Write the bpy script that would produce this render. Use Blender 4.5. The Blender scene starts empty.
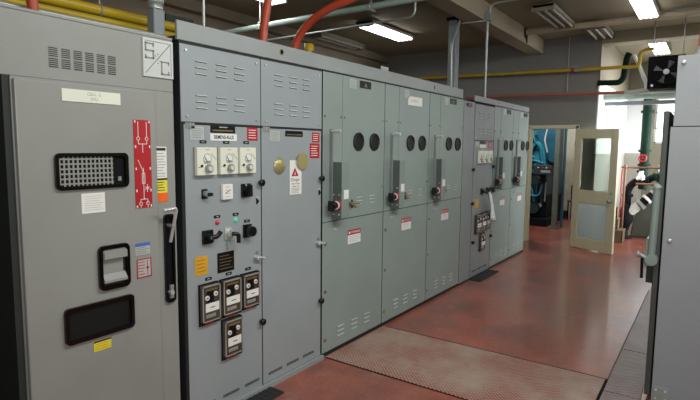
import bpy, bmesh, math, random
from mathutils import Vector, Matrix
random.seed(7)
PI = math.pi
scene = bpy.context.scene
COL = scene.collection
FY = 2.30      # plane of the switchgear fronts

# ------------------------------------------------------------------ materials
MATS = {}
def srgb(h):
    h = h.lstrip('#'); v = [int(h[i:i+2], 16)/255 for i in (0, 2, 4)]
    return tuple(c/12.92 if c <= .04045 else ((c+.055)/1.055)**2.4 for c in v) + (1,)
def mat(name, col, rough=.5, metal=0., var=.12, scale=6., bump=0., emis=0., ecol=None, alpha=1., trans=0., spec=.5, coat=0.):
    if name in MATS: return MATS[name]
    m = bpy.data.materials.new(name); m.use_nodes = True
    nt = m.node_tree; b = nt.nodes['Principled BSDF']
    c = srgb(col) if isinstance(col, str) else col
    tc = nt.nodes.new('ShaderNodeTexCoord')
    nz = nt.nodes.new('ShaderNodeTexNoise'); nz.inputs['Scale'].default_value = scale; nz.inputs['Detail'].default_value = 5
    nt.links.new(tc.outputs['Object'], nz.inputs['Vector'])
    rp = nt.nodes.new('ShaderNodeValToRGB')
    rp.color_ramp.elements[0].position = .3; rp.color_ramp.elements[1].position = .7
    rp.color_ramp.elements[0].color = tuple(x*(1-var) for x in c[:3]) + (1,)
    rp.color_ramp.elements[1].color = tuple(min(1, x*(1+var)) for x in c[:3]) + (1,)
    nt.links.new(nz.outputs['Fac'], rp.inputs['Fac']); nt.links.new(rp.outputs['Color'], b.inputs['Base Color'])
    b.inputs['Roughness'].default_value = rough; b.inputs['Metallic'].default_value = metal
    b.inputs['Specular IOR Level'].default_value = spec
    b.inputs['Coat Weight'].default_value = coat
    if bump:
        bp = nt.nodes.new('ShaderNodeBump'); bp.inputs['Strength'].default_value = bump; bp.inputs['Distance'].default_value = .004
        n2 = nt.nodes.new('ShaderNodeTexNoise'); n2.inputs['Scale'].default_value = scale*14
        nt.links.new(tc.outputs['Object'], n2.inputs['Vector'])
        nt.links.new(n2.outputs['Fac'], bp.inputs['Height']); nt.links.new(bp.outputs['Normal'], b.inputs['Normal'])
    if emis:
        b.inputs['Emission Color'].default_value = srgb(ecol) if ecol else c
        b.inputs['Emission Strength'].default_value = emis
    b.inputs['Alpha'].default_value = alpha; b.inputs['Transmission Weight'].default_value = trans
    MATS[name] = m; return m

M_SC   = mat('paint_warm_grey', '#8b8d88', .42, var=.05, scale=3)
M_A    = mat('paint_blue_grey', '#8f9799', .42, var=.04, scale=3)
M_C    = mat('paint_green_grey', '#86938e', .40, var=.04, scale=3)
M_HD   = mat('paint_header_grey', '#8b9190', .42, var=.05, scale=3)
M_RC   = mat('paint_pale_grey', '#8c9093', .45, var=.04, scale=3)
M_LVR  = mat('lever_steel', '#7d8380', .35, .3)
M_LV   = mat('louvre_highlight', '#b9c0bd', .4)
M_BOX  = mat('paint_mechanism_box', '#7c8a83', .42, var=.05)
M_DK   = mat('dark_seam', '#15191a', .7)
M_DKG  = mat('dark_green_interior', '#232925', .7)
M_BLK  = mat('black_plastic', '#0b0b0c', .35)
M_BLKG = mat('black_gloss', '#060607', .12)
M_WHT  = mat('white_paper', '#dcdcd6', .6, var=.03)
M_CRM  = mat('cream_meter', '#d9dccb', .4, var=.03)
M_SLV  = mat('silver_plate', '#b4b8b6', .35, .15, var=.06)
M_EMB  = mat('bright_emblem', '#c0c4c2', .3, .1, var=.04)
M_CHR  = mat('bright_metal', '#d0d3d1', .3, .55)
M_STL  = mat('dull_steel', '#939895', .4, .35)
M_BRS  = mat('brass_bolt', '#a8976a', .35, .8)
M_RED  = mat('red_label', '#a51a24', .5, var=.04)
M_REDV = mat('red_enamel', '#9a1a1c', .4)
M_YEL  = mat('yellow_label', '#d8cc3a', .5)
M_AMB  = mat('amber_label', '#cf9a28', .5)
M_AMD  = mat('amber_print', '#a67c22', .5)
M_FG   = mat('paint_plain_grey', '#828989', .42, var=.05)
M_ORG  = mat('orange_label', '#e0601c', .5)
M_BLU  = mat('blue_label', '#4a6ab0', .5)
M_KHK  = mat('khaki_cover', '#a89f6c', .35, .35)
M_INK  = mat('grey_ink', '#85877f', .6)
M_FNT  = mat('faint_print', '#b4b5b0', .6)
M_INKD = mat('dark_ink', '#26282a', .6)
M_CND  = mat('orange_conduit', '#ab4229', .42, var=.06)
M_GAS  = mat('yellow_gas_pipe', '#b0951e', .42, var=.08)
M_COP  = mat('rust_orange_pipe', '#9a5c48', .5, var=.1)
M_ALU  = mat('galvanised_conduit', '#a9b0ac', .35, .4)
M_GRY  = mat('grey_conduit_box', '#7f8589', .45)
M_AQU  = mat('pale_aqua_pipe', '#9db3a8', .45)
M_BGE  = mat('beige_pipe', '#b0a38b', .6)
M_GRN  = mat('green_pipe', '#0c261c', .7, spec=.12)
M_ENG  = mat('engine_blue', '#257a90', .38, var=.15, scale=9)
M_MBK  = mat('matte_black_grille', '#0a0b0b', .9, spec=.1)
M_ENGM = mat('engine_teal', '#17586c', .45, var=.2, scale=9)
M_ENGD = mat('engine_dark', '#122a33', .5)
M_OIL  = mat('oily_black', '#0c0e0f', .7, spec=.15)
M_DOOR = mat('cream_door_paint', '#ccc8a9', .5, var=.04)
M_CEIL = mat('ceiling_paint', '#857d64', .85, var=.05, scale=1.5)
M_BEAM = mat('beam_paint', '#9a917a', .8, var=.05, scale=1.5)
M_WFAR = mat('wall_grey_paint', '#7c7c78', .8, var=.05, scale=1.2)
M_WLFT = mat('wall_beige_paint', '#857a66', .85, var=.06, scale=1.2)
M_RUB  = mat('rubber_mat', '#1c201f', .8, var=.2, scale=20, bump=.4)
M_LITE = mat('lit_tube', '#ffffff', .4, emis=7., ecol='#fffaff')
M_UNL  = mat('unlit_tube', '#a8a296', .4)
M_FIX  = mat('fixture_enamel', '#77725f', .5)
M_BRN  = mat('brown_timber', '#5f4c36', .7, var=.2)
M_PLN  = mat('plinth_grey_green', '#5b6256', .8, var=.1)
M_PLST = mat('clear_polythene', '#e6eaec', .25, var=.15, scale=30)
M_LEDG = mat('green_lamp', '#3fc090', .3, emis=.35)
M_LEDR = mat('red_lamp', '#b02030', .3, emis=.2)
M_INS  = mat('white_insulation', '#c8c8c4', .5)
M_CPR  = mat('brown_copper_pipe', '#6e4a38', .5)
M_SHD  = mat('box_side_shade', '#525b56', .5)  # darker box grey: shade on the left side put into the colour
M_EDGE = mat('dark_door_edge', '#3c423e', .5)  # dark grey-green, for the right cabinet's door edge
M_DAY  = mat('daylight_pane', '#ffffff', .5, emis=1.7, ecol='#f4f6ff')
M_SIGHT = mat('sight_glass', '#181a1a', .45, spec=.25)
M_MTR = mat('bright_cream_meter', '#d6d9c8', .4, var=.03)
M_GLS  = mat('relay_glass', '#453830', .15, coat=1.)

def glass_mat(name, col, rough):
    m = bpy.data.materials.new(name); m.use_nodes = True; nt = m.node_tree; nt.nodes.clear()
    o = nt.nodes.new('ShaderNodeOutputMaterial'); mx = nt.nodes.new('ShaderNodeMixShader')
    t = nt.nodes.new('ShaderNodeBsdfTransparent'); g = nt.nodes.new('ShaderNodeBsdfGlossy')
    t.inputs['Color'].default_value = srgb(col); g.inputs['Roughness'].default_value = rough
    fr = nt.nodes.new('ShaderNodeFresnel'); fr.inputs['IOR'].default_value = 1.45
    nt.links.new(fr.outputs[0], mx.inputs[0]); nt.links.new(t.outputs[0], mx.inputs[1]); nt.links.new(g.outputs[0], mx.inputs[2])
    nt.links.new(mx.outputs[0], o.inputs[0]); return m
M_PANE = glass_mat('door_glass', '#c4cac6', .03)
def frost_mat():
    m = glass_mat('frosted_glass', '#9aa09e', .2); nt = m.node_tree; o = nt.nodes['Material Output']; a = o.inputs[0].links[0].from_socket
    mx = nt.nodes.new('ShaderNodeMixShader'); mx.inputs[0].default_value = .55; t = nt.nodes.new('ShaderNodeBsdfTranslucent'); t.inputs[0].default_value = srgb('#9aa09d'); d = nt.nodes.new('ShaderNodeBsdfDiffuse'); d.inputs[0].default_value = srgb('#858a87')
    ad = nt.nodes.new('ShaderNodeAddShader'); nt.links.new(t.outputs[0], ad.inputs[0]); nt.links.new(d.outputs[0], ad.inputs[1])
    nt.links.new(a, mx.inputs[1]); nt.links.new(ad.outputs[0], mx.inputs[2]); nt.links.new(mx.outputs[0], o.inputs[0]); return m
M_FROST = frost_mat()

def floor_mat():
    m = bpy.data.materials.new('red_floor_paint'); m.use_nodes = True; nt = m.node_tree; b = nt.nodes['Principled BSDF']; L = nt.links.new
    tc = nt.nodes.new('ShaderNodeTexCoord')
    n1 = nt.nodes.new('ShaderNodeTexNoise'); n1.inputs['Scale'].default_value = 2.2; n1.inputs['Detail'].default_value = 9; n1.inputs['Roughness'].default_value = .6
    n2 = nt.nodes.new('ShaderNodeTexNoise'); n2.inputs['Scale'].default_value = 38; n2.inputs['Detail'].default_value = 4
    n3 = nt.nodes.new('ShaderNodeTexNoise'); n3.inputs['Scale'].default_value = 5; n3.inputs['Detail'].default_value = 10; n3.inputs['Roughness'].default_value = .75
    for n in (n1, n2, n3): L(tc.outputs['Object'], n.inputs['Vector'])
    r1 = nt.nodes.new('ShaderNodeValToRGB'); e = r1.color_ramp.elements
    e[0].position = .3; e[0].color = srgb('#6e3c32'); e[1].position = .68; e[1].color = srgb('#a45642')
    L(n1.outputs['Fac'], r1.inputs['Fac'])
    r2 = nt.nodes.new('ShaderNodeValToRGB'); e = r2.color_ramp.elements
    e[0].position = .54; e[0].color = (0, 0, 0, 1); e[1].position = .72; e[1].color = (1, 1, 1, 1)
    L(n3.outputs['Fac'], r2.inputs['Fac'])
    mx = nt.nodes.new('ShaderNodeMixRGB'); mx.inputs[2].default_value = srgb('#9a7568'); L(r1.outputs[0], mx.inputs[1])
    ml = nt.nodes.new('ShaderNodeMath'); ml.operation = 'MULTIPLY'; ml.inputs[1].default_value = .8; L(r2.outputs[0], ml.inputs[0]); L(ml.outputs[0], mx.inputs[0])
    r3 = nt.nodes.new('ShaderNodeValToRGB'); e = r3.color_ramp.elements
    e[0].position = .3; e[0].color = (.72, .72, .72, 1); e[1].position = .62; e[1].color = (1, 1, 1, 1); L(n2.outputs['Fac'], r3.inputs['Fac'])
    m2 = nt.nodes.new('ShaderNodeMixRGB'); m2.blend_type = 'MULTIPLY'; m2.inputs[0].default_value = .8; L(mx.outputs[0], m2.inputs[1]); L(r3.outputs[0], m2.inputs[2])
    L(m2.outputs[0], b.inputs['Base Color'])
    mr = nt.nodes.new('ShaderNodeMapRange'); mr.inputs[3].default_value = .22; mr.inputs[4].default_value = .44; L(n1.outputs['Fac'], mr.inputs[0]); L(mr.outputs[0], b.inputs['Roughness'])
    b.inputs['Specular IOR Level'].default_value = .7; b.inputs['Coat Weight'].default_value = .5; b.inputs['Coat Roughness'].default_value = .16
    bp = nt.nodes.new('ShaderNodeBump'); bp.inputs['Strength'].default_value = .45; bp.inputs['Distance'].default_value = .006; L(n3.outputs['Fac'], bp.inputs['Height']); L(bp.outputs[0], b.inputs['Normal'])
    return m
def tread_mat(name, base, worn, tread, metal):
    m = bpy.data.materials.new(name); m.use_nodes = True; nt = m.node_tree; b = nt.nodes['Principled BSDF']; L = nt.links.new
    tc = nt.nodes.new('ShaderNodeTexCoord'); sp = nt.nodes.new('ShaderNodeSeparateXYZ'); L(tc.outputs['Object'], sp.inputs[0])
    def M(op, a, c=None):
        n = nt.nodes.new('ShaderNodeMath'); n.operation = op
        for i, v in enumerate((a, c)):
            if v is None: continue
            if isinstance(v, (int, float)): n.inputs[i].default_value = v
            else: L(v, n.inputs[i])
        return n.outputs[0]
    k = 2*PI/.042
    u = M('MULTIPLY', M('ADD', sp.outputs['X'], sp.outputs['Y']), k*.7071); v = M('MULTIPLY', M('SUBTRACT', sp.outputs['X'], sp.outputs['Y']), k*.7071)
    h = M('MULTIPLY', M('SINE', u), M('SINE', v)); h = M('ABSOLUTE', h)
    r = nt.nodes.new('ShaderNodeValToRGB'); e = r.color_ramp.elements; e[0].position = .35; e[0].color = (0, 0, 0, 1); e[1].position = .6; e[1].color = (1, 1, 1, 1); L(h, r.inputs[0])
    n1 = nt.nodes.new('ShaderNodeTexNoise'); n1.inputs['Scale'].default_value = 2.6; n1.inputs['Detail'].default_value = 8; n1.inputs['Roughness'].default_value = .7; L(tc.outputs['Object'], n1.inputs['Vector'])
    rr = nt.nodes.new('ShaderNodeValToRGB'); e = rr.color_ramp.elements; e[0].position = .42; e[0].color = srgb(base); e[1].position = .66; e[1].color = srgb(worn); L(n1.outputs['Fac'], rr.inputs[0])
    mx = nt.nodes.new('ShaderNodeMixRGB'); mx.inputs[2].default_value = srgb(tread); L(rr.outputs[0], mx.inputs[1]); L(M('MULTIPLY', r.outputs[0], .65), mx.inputs[0])
    L(mx.outputs[0], b.inputs['Base Color']); b.inputs['Roughness'].default_value = .42; b.inputs['Metallic'].default_value = metal
    bp = nt.nodes.new('ShaderNodeBump'); bp.inputs['Strength'].default_value = .6; bp.inputs['Distance'].default_value = .004; L(r.outputs[0], bp.inputs['Height']); L(bp.outputs[0], b.inputs['Normal'])
    return m
M_FLOOR = floor_mat()
M_TRD  = tread_mat('worn_red_tread_plate', '#864a3e', '#9a887a', '#b8a598', .1)
M_TRD2 = tread_mat('steel_tread_plate', '#6d544e', '#807470', '#a0989a', .35)

def two_tone_shaded_wall(name, lo, hi, z):
    m = bpy.data.materials.new(name); m.use_nodes = True; nt = m.node_tree; b = nt.nodes['Principled BSDF']; L = nt.links.new
    tc = nt.nodes.new('ShaderNodeTexCoord'); sp = nt.nodes.new('ShaderNodeSeparateXYZ'); L(tc.outputs['Object'], sp.inputs[0])
    g = nt.nodes.new('ShaderNodeMath'); g.operation = 'GREATER_THAN'; g.inputs[1].default_value = z; L(sp.outputs['Z'], g.inputs[0])
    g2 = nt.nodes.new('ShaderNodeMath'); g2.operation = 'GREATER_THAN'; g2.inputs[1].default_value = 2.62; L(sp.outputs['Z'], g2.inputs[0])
    m3 = nt.nodes.new('ShaderNodeMixRGB'); m3.inputs[2].default_value = srgb('#7d7660'); L(g2.outputs[0], m3.inputs[0])  # olive top band: shade of the upper wall painted into its colour
    n = nt.nodes.new('ShaderNodeTexNoise'); n.inputs['Scale'].default_value = 1.5; L(tc.outputs['Object'], n.inputs['Vector'])
    mx = nt.nodes.new('ShaderNodeMixRGB'); mx.inputs[1].default_value = srgb(lo); mx.inputs[2].default_value = srgb(hi); L(g.outputs[0], mx.inputs[0])
    m2 = nt.nodes.new('ShaderNodeMixRGB'); m2.blend_type = 'MULTIPLY'; m2.inputs[0].default_value = .15; L(mx.outputs[0], m3.inputs[1]); L(m3.outputs[0], m2.inputs[1]); L(n.outputs['Color'], m2.inputs[2])
    L(m2.outputs[0], b.inputs['Base Color']); b.inputs['Roughness'].default_value = .6
    return m
M_WSIDE = two_tone_shaded_wall('side_wall_two_tone_shaded', '#b4b1a6', '#f8f8f6', 1.50)
M_WEND  = two_tone_shaded_wall('end_wall_two_tone_shaded', '#847f6a', '#8a8570', 1.0)
M_WGEN  = mat('generator_room_wall', '#bab6a4', .8)

# ------------------------------------------------------------------ mesh builder
class MB:
    def __init__(s): s.v = []; s.f = []; s.m = []; s.mats = []; s.sm = []
    def mi(s, m):
        if m not in s.mats: s.mats.append(m)
        return s.mats.index(m)
    def add(s, vs, fs, m, smooth=False):
        o = len(s.v); s.v += [tuple(p) for p in vs]; i = s.mi(m)
        for f in fs: s.f.append(tuple(o+k for k in f)); s.m.append(i); s.sm.append(smooth)
        return s
    def box(s, x0, x1, y0, y1, z0, z1, m):
        x0, x1 = sorted((x0, x1)); y0, y1 = sorted((y0, y1)); z0, z1 = sorted((z0, z1))
        v = [(x0,y0,z0),(x1,y0,z0),(x1,y1,z0),(x0,y1,z0),(x0,y0,z1),(x1,y0,z1),(x1,y1,z1),(x0,y1,z1)]
        return s.add(v, [(0,3,2,1),(4,5,6,7),(0,1,5,4),(1,2,6,5),(2,3,7,6),(3,0,4,7)], m)
    def cyl(s, a, b, r, m, n=14, r2=None, cap=True):
        a = Vector(a); b = Vector(b); d = (b-a).normalized(); r2 = r if r2 is None else r2
        u = d.orthogonal().normalized(); w = d.cross(u)
        vs = [a+(u*math.cos(2*PI*i/n)+w*math.sin(2*PI*i/n))*r for i in range(n)] + [b+(u*math.cos(2*PI*i/n)+w*math.sin(2*PI*i/n))*r2 for i in range(n)]
        s.add(vs, [(i, (i+1) % n, n+(i+1) % n, n+i) for i in range(n)], m, True)
        if cap: s.add(vs[:n], [tuple(reversed(range(n)))], m); s.add(vs[n:], [tuple(range(n))], m)
        return s
    def tube(s, pts, r, m, n=12, bend=0.):
        P = [Vector(p) for p in pts]
        if bend:
            Q = [P[0]]
            for i in range(1, len(P)-1):
                a = (P[i-1]-P[i]); b = (P[i+1]-P[i]); k = min(bend, a.length*.48, b.length*.48)
                p0 = P[i]+a.normalized()*k; p1 = P[i]+b.normalized()*k
                for t in [j/6 for j in range(7)]: Q.append(p0*(1-t)**2 + P[i]*2*t*(1-t) + p1*t*t)
            Q.append(P[-1]); P = Q
        u = None; rings = []
        for i, p in enumerate(P):
            d = (P[min(i+1, len(P)-1)]-P[max(i-1, 0)]).normalized()
            u = d.orthogonal().normalized() if u is None else (u-d*u.dot(d)).normalized()
            w = d.cross(u); rings.append([p+(u*math.cos(2*PI*k/n)+w*math.sin(2*PI*k/n))*r for k in range(n)])
        vs = [p for R in rings for p in R]; fs = []
        for i in range(len(P)-1):
            for k in range(n): fs.append((i*n+k, i*n+(k+1) % n, (i+1)*n+(k+1) % n, (i+1)*n+k))
        s.add(vs, fs, m, True); s.add(rings[0], [tuple(reversed(range(n)))], m); s.add(rings[-1], [tuple(range(n))], m)
        return s
    def lathe(s, c, axis, prof, m, n=20):
        c = Vector(c); d = Vector(axis).normalized(); u = d.orthogonal().normalized(); w = d.cross(u)
        vs = [c+d*h+(u*math.cos(2*PI*k/n)+w*math.sin(2*PI*k/n))*r for (h, r) in prof for k in range(n)]
        fs = [(i*n+k, i*n+(k+1) % n, (i+1)*n+(k+1) % n, (i+1)*n+k) for i in range(len(prof)-1) for k in range(n)]
        s.add(vs, fs, m, True)
        if prof[0][1] > 1e-5: s.add(vs[:n], [tuple(reversed(range(n)))], m)
        if prof[-1][1] > 1e-5: s.add(vs[-n:], [tuple(range(n))], m)
        return s
    def torus(s, c, axis, R, r, m, n=24, k=8):
        c = Vector(c); d = Vector(axis).normalized(); u = d.orthogonal().normalized(); w = d.cross(u); vs = []
        for i in range(n):
            e = u*math.cos(2*PI*i/n)+w*math.sin(2*PI*i/n)
            vs += [c+e*(R+r*math.cos(2*PI*j/k))+d*(r*math.sin(2*PI*j/k)) for j in range(k)]
        return s.add(vs, [(i*k+j, i*k+(j+1) % k, ((i+1) % n)*k+(j+1) % k, ((i+1) % n)*k+j) for i in range(n) for j in range(k)], m, True)
    def prism(s, prof, y0, y1, m, ax='y'):
        """extrude a 2-D profile: ax y -> profile is (x, z); ax x -> (y, z)"""
        n = len(prof)
        if ax == 'y': vs = [(p[0], y0, p[1]) for p in prof]+[(p[0], y1, p[1]) for p in prof]
        elif ax == 'x': vs = [(y0, p[0], p[1]) for p in prof]+[(y1, p[0], p[1]) for p in prof]
        else: vs = [(p[0], p[1], y0) for p in prof]+[(p[0], p[1], y1) for p in prof]
        return s.add(vs, [tuple(range(n)), tuple(reversed(range(n, 2*n)))] + [(i, n+i, n+(i+1) % n, (i+1) % n) for i in range(n)], m)
    def ring(s, x0, x1, z0, z1, t, rad, y0, y1, m):
        """rounded rectangular frame on a plane facing -Y (from y0 back to y1 front)"""
        def loop(a0, a1, b0, b1, r, y):
            r = max(.001, r); out = []
            for cx, cz, st in ((a1-r, b1-r, 0), (a0+r, b1-r, 1), (a0+r, b0+r, 2), (a1-r, b0+r, 3)):
                for k in range(5):
                    an = (st+k/4)*PI/2; out.append((cx+r*math.cos(an), y, cz+r*math.sin(an)))
            return out
        L0 = loop(x0, x1, z0, z1, rad, y0); L1 = loop(x0, x1, z0, z1, rad, y1)
        L2 = loop(x0+t, x1-t, z0+t, z1-t, rad-t*.6, y1); L3 = loop(x0+t, x1-t, z0+t, z1-t, rad-t*.6, y0); n = len(L0)
        return s.add(L0+L1+L2+L3, [(a*n+i, a*n+(i+1) % n, (a+1)*n+(i+1) % n, (a+1)*n+i) for a in range(3) for i in range(n)], m)
    def build(s, name, parent=None, bevel=0., label=None, kind=None):
        me = bpy.data.meshes.new(name); me.from_pydata(s.v, [], s.f)
        for m in s.mats: me.materials.append(m)
        me.polygons.foreach_set('material_index', s.m); me.polygons.foreach_set('use_smooth', s.sm)
        bm = bmesh.new(); bm.from_mesh(me); bmesh.ops.recalc_face_normals(bm, faces=bm.faces); bm.to_mesh(me); bm.free()
        o = bpy.data.objects.new(name, me); COL.objects.link(o)
        if parent is not None:
            o.parent = parent; o.matrix_parent_inverse = Matrix.Translation(-parent.location)
        if bevel:
            b = o.modifiers.new('bevel', 'BEVEL'); b.width = bevel; b.segments = 2; b.limit_method = 'ANGLE'; b.angle_limit = math.radians(50)
        if label: o['label'] = label
        if kind: o['kind'] = kind
        return o

def thing(name, loc, label, cat, group=None):
    o = bpy.data.objects.new(name, None); COL.objects.link(o); o.location = loc; o.empty_display_size = .1
    o['label'] = label; o['category'] = cat
    if group: o['group'] = group
    bpy.context.view_layer.update(); return o
def tag(o, label, cat, group=None):
    o['label'] = label; o['category'] = cat
    if group: o['group'] = group
    return o
def B(name, parent, x0, x1, y0, y1, z0, z1, m, bevel=0., **k): return MB().box(x0, x1, y0, y1, z0, z1, m).build(name, parent, bevel, **k)

def text(s, size, x, z, y, m, parent, name='lettering', align='CENTER', squash=1., rotz=0., bold=.0):
    """flat lettering on a plane facing -Y"""
    cu = bpy.data.curves.new('t', 'FONT'); cu.body = s; cu.size = size; cu.align_x = align; cu.align_y = 'CENTER'; cu.offset = bold
    to = bpy.data.objects.new('t', cu); COL.objects.link(to)
    dg = bpy.context.evaluated_depsgraph_get(); me = bpy.data.meshes.new_from_object(to.evaluated_get(dg))
    bpy.data.objects.remove(to); bpy.data.curves.remove(cu)
    for v in me.vertices:
        v.co = Vector((x+v.co.x*squash, y, z+v.co.y))
    me.materials.clear(); me.materials.append(m); me.name = name
    o = bpy.data.objects.new(name, me); COL.objects.link(o)
    if parent is not None:
        o.parent = parent
        root = parent
        off = Vector((0, 0, 0))
        while root is not None: off += root.location; root = root.parent
        o.matrix_parent_inverse = Matrix.Translation(-off)
    return o
# every child mesh is modelled in world coordinates: fix parent inverses for sub-parts (parents at the origin need none)

def lines(mb, x0, x1, z0, z1, n, y, m, th=.0022, ragged=True):
    for i in range(n):
        z = z1-(i+.5)*(z1-z0)/n
        e = x1-(random.random()*.3*(x1-x0) if ragged else 0)
        mb.box(x0, e, y, y-.0006, z-th/2, z+th/2, m)

F = lambda w: FY-w          # w metres out from the face plane

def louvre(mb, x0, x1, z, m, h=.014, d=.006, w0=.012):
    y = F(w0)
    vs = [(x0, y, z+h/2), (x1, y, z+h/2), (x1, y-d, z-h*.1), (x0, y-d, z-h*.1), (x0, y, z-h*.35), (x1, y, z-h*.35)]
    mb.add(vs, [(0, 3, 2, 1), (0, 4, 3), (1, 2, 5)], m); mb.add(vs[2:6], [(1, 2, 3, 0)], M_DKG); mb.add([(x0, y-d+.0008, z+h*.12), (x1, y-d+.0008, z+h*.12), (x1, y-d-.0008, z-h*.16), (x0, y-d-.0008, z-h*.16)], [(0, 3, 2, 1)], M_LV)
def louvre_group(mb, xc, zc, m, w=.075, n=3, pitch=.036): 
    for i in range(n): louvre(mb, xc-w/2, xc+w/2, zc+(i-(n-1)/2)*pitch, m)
def bolt(mb, x, z, w=.012, r=.011, m=None): mb.cyl((x, F(w), z), (x, F(w+.008), z), r, m or M_BRS, 6)
def bolt_part(parent, x, z, w=.012, r=.011, m=None):
    mb = MB(); bolt(mb, x, z, w, r, m); return mb.build('bolt', parent)
def knob_latch(parent, x, z, w=.012):
    mb = MB(); mb.lathe((x, F(w), z), (0, -1, 0), [(0, .013), (.012, .013), (.014, .021), (.030, .021), (.034, .014)], M_BLK, 14); return mb.build('latch_knob', parent)
def plate(name, parent, x0, x1, z0, z1, m, w=.012, t=.003, label=None): return B(name, parent, x0, x1, F(w), F(w+t), z0, z1, m, label=label)
def lines_plate(name, parent, x0, x1, z0, z1, m, ink, n, w=.012, label=None, t=.002):
    mb = MB(); mb.box(x0, x1, F(w), F(w+t), z0, z1, m); dx = (x1-x0)*.12; dz = (z1-z0)*.1
    lines(mb, x0+dx, x1-dx*.6, z0+dz, z1-dz, n, F(w+t), ink, th=(z1-z0)/n*.22); return mb.build(name, parent, label=label)
def warning(parent, x0, x1, z0, z1, w=.012):
    mb = MB(); h = z1-z0; mb.box(x0, x1, F(w), F(w+.002), z0, z1-h*.36, M_WHT); mb.box(x0, x1, F(w), F(w+.002), z1-h*.36, z1, M_RED)
    mb.box(x0+.01, x0+.03, F(w+.002), F(w+.003), z1-h*.26, z1-h*.1, M_WHT)
    lines(mb, x0+.015, x1-.01, z0+.012, z1-h*.42, 4, F(w+.002), M_INK, .002)
    o = mb.build('warning_label', parent); text('WARNING', h*.27, (x0+x1)/2+.015, z1-h*.18, F(w+.0032), M_WHT, o, squash=.85)
    return o
def body(parent, x0, x1, m, z1=2.11, depth=1.0, z0=0.):
    return B('body', parent, x0+.002, x1-.002, F(.0095), F(-depth), z0, z1, m)

# ------------------------------------------------------------------ SETTING
def S(name, x0, x1, y0, y1, z0, z1, m): return B(name, None, x0, x1, y0, y1, z0, z1, m, kind='structure')
ZC = 3.33; XW = 8.87
S('floor', -3, 13.4, -2.4, 5.5, -.12, 0, M_FLOOR)
S('ceiling', -3, 13.4, -2.4, 5.5, ZC, ZC+.12, M_CEIL)
S('wall_left', -3, XW, 5.4, 5.52, 0, ZC, M_WLFT)
wf = MB(); wf.box(XW, XW+.14, 2.56, 5.4, 0, ZC, M_WFAR); wf.box(XW, XW+.14, 1.76, 2.56, 1.93, ZC, M_WFAR); wf.box(XW, XW+.14, 1.52, 1.76, 0, ZC, M_WFAR)
wf.build('wall_back', kind='structure')
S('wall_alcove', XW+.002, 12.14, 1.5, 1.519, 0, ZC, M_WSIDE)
# end wall with a window opening Y .58..1.02, Z 1.72..2.60
we = MB()
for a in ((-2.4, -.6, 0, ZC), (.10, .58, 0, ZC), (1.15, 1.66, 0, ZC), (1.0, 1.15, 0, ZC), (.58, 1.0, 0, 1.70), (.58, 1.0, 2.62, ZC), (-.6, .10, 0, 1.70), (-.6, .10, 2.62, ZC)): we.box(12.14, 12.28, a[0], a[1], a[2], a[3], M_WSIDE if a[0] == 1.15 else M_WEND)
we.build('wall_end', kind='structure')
S('wall_generator_back', 13.25, 13.4, 1.64, 5.4, 0, ZC, M_WGEN)
S('wall_generator_side', XW+.14, 13.4, 5.4, 5.52, 0, ZC, M_WGEN)
S('wall_near', -3.12, -3, -2.4, 5.5, 0, ZC, M_WLFT)
wr = MB()   # right wall with a long run of windows beyond the right-hand switchgear
for a in ((-3, 8.2, 0, ZC), (8.2, 12.14, 0, .8), (8.2, 12.14, 2.75, ZC), (9.85, 10.1, .8, 2.75)): wr.box(a[0], a[1], -1.62, -1.5, a[2], a[3], M_WEND)
wr.build('wall_right', kind='structure')
def window(n, ax, c0, c1, z0, z1, pos, nx, nz):
    """ax 'x': pane plane X=pos spanning Y c0..c1 ; ax 'y': plane Y=pos spanning X"""
    mb = MB(); t = .04
    def bar(a0, a1, b0, b1, d=.05, m=M_WHT):
        if ax == 'x': mb.box(pos, pos+d, a0, a1, b0, b1, m)
        else: mb.box(a0, a1, pos, pos-d, b0, b1, m)
    bar(c0, c0+t, z0, z1); bar(c1-t, c1, z0, z1); bar(c0, c1, z0, z0+t); bar(c0, c1, z1-t, z1)
    for i in range(1, nx): x = c0+(c1-c0)*i/nx; bar(x-.012, x+.012, z0, z1, .04)
    for i in range(1, nz): z = z0+(z1-z0)*i/nz; bar(c0, c1, z-.012, z+.012, .04)
    o = mb.build('window_%d' % n, kind='structure')
    p = MB()
    if ax == 'x': p.box(pos+.05, pos+.055, c0+.02, c1-.02, z0+.02, z1-.02, M_DAY)
    else: p.box(c0+.02, c1-.02, pos-.055, pos-.05, z0+.02, z1-.02, M_DAY)
    p.build('pane', o)
window(1, 'x', .58, 1.0, 1.70, 2.62, 12.16, 1, 3)
window(2, 'x', -.6, .10, 1.70, 2.62, 12.16, 2, 3)
window(3, 'y', 8.2, 9.85, .8, 2.75, -1.52, 3, 4)
window(4, 'y', 10.1, 12.14, .8, 2.75, -1.52, 4, 4)
# ceiling beams
tb = MB(); tb.box(-3, XW, 2.36, 2.60, 3.11, ZC, M_BEAM); tb.build('trim_1', kind='structure')
tb = MB(); tb.box(XW-.05, XW+.25, -1.5, 1.5, 3.17, ZC, M_BEAM); tb.build('trim_2', kind='structure')
tb = MB(); tb.box(2.2, XW, 5.28, 5.4, 3.20, ZC, M_WLFT); tb.build('trim_3', kind='structure')
# baseboard under the back wall
# door frame in the back wall
fr = MB()
fr.box(XW-.03, XW+.16, 2.515, 2.565, 0, 1.94, M_DOOR); fr.box(XW-.03, XW+.16, 1.755, 1.805, 0, 1.94, M_DOOR); fr.box(XW-.03, XW+.16, 1.755, 2.565, 1.90, 1.955, M_DOOR)
door = fr.build('door_1', kind='structure', bevel=.003)
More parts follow.
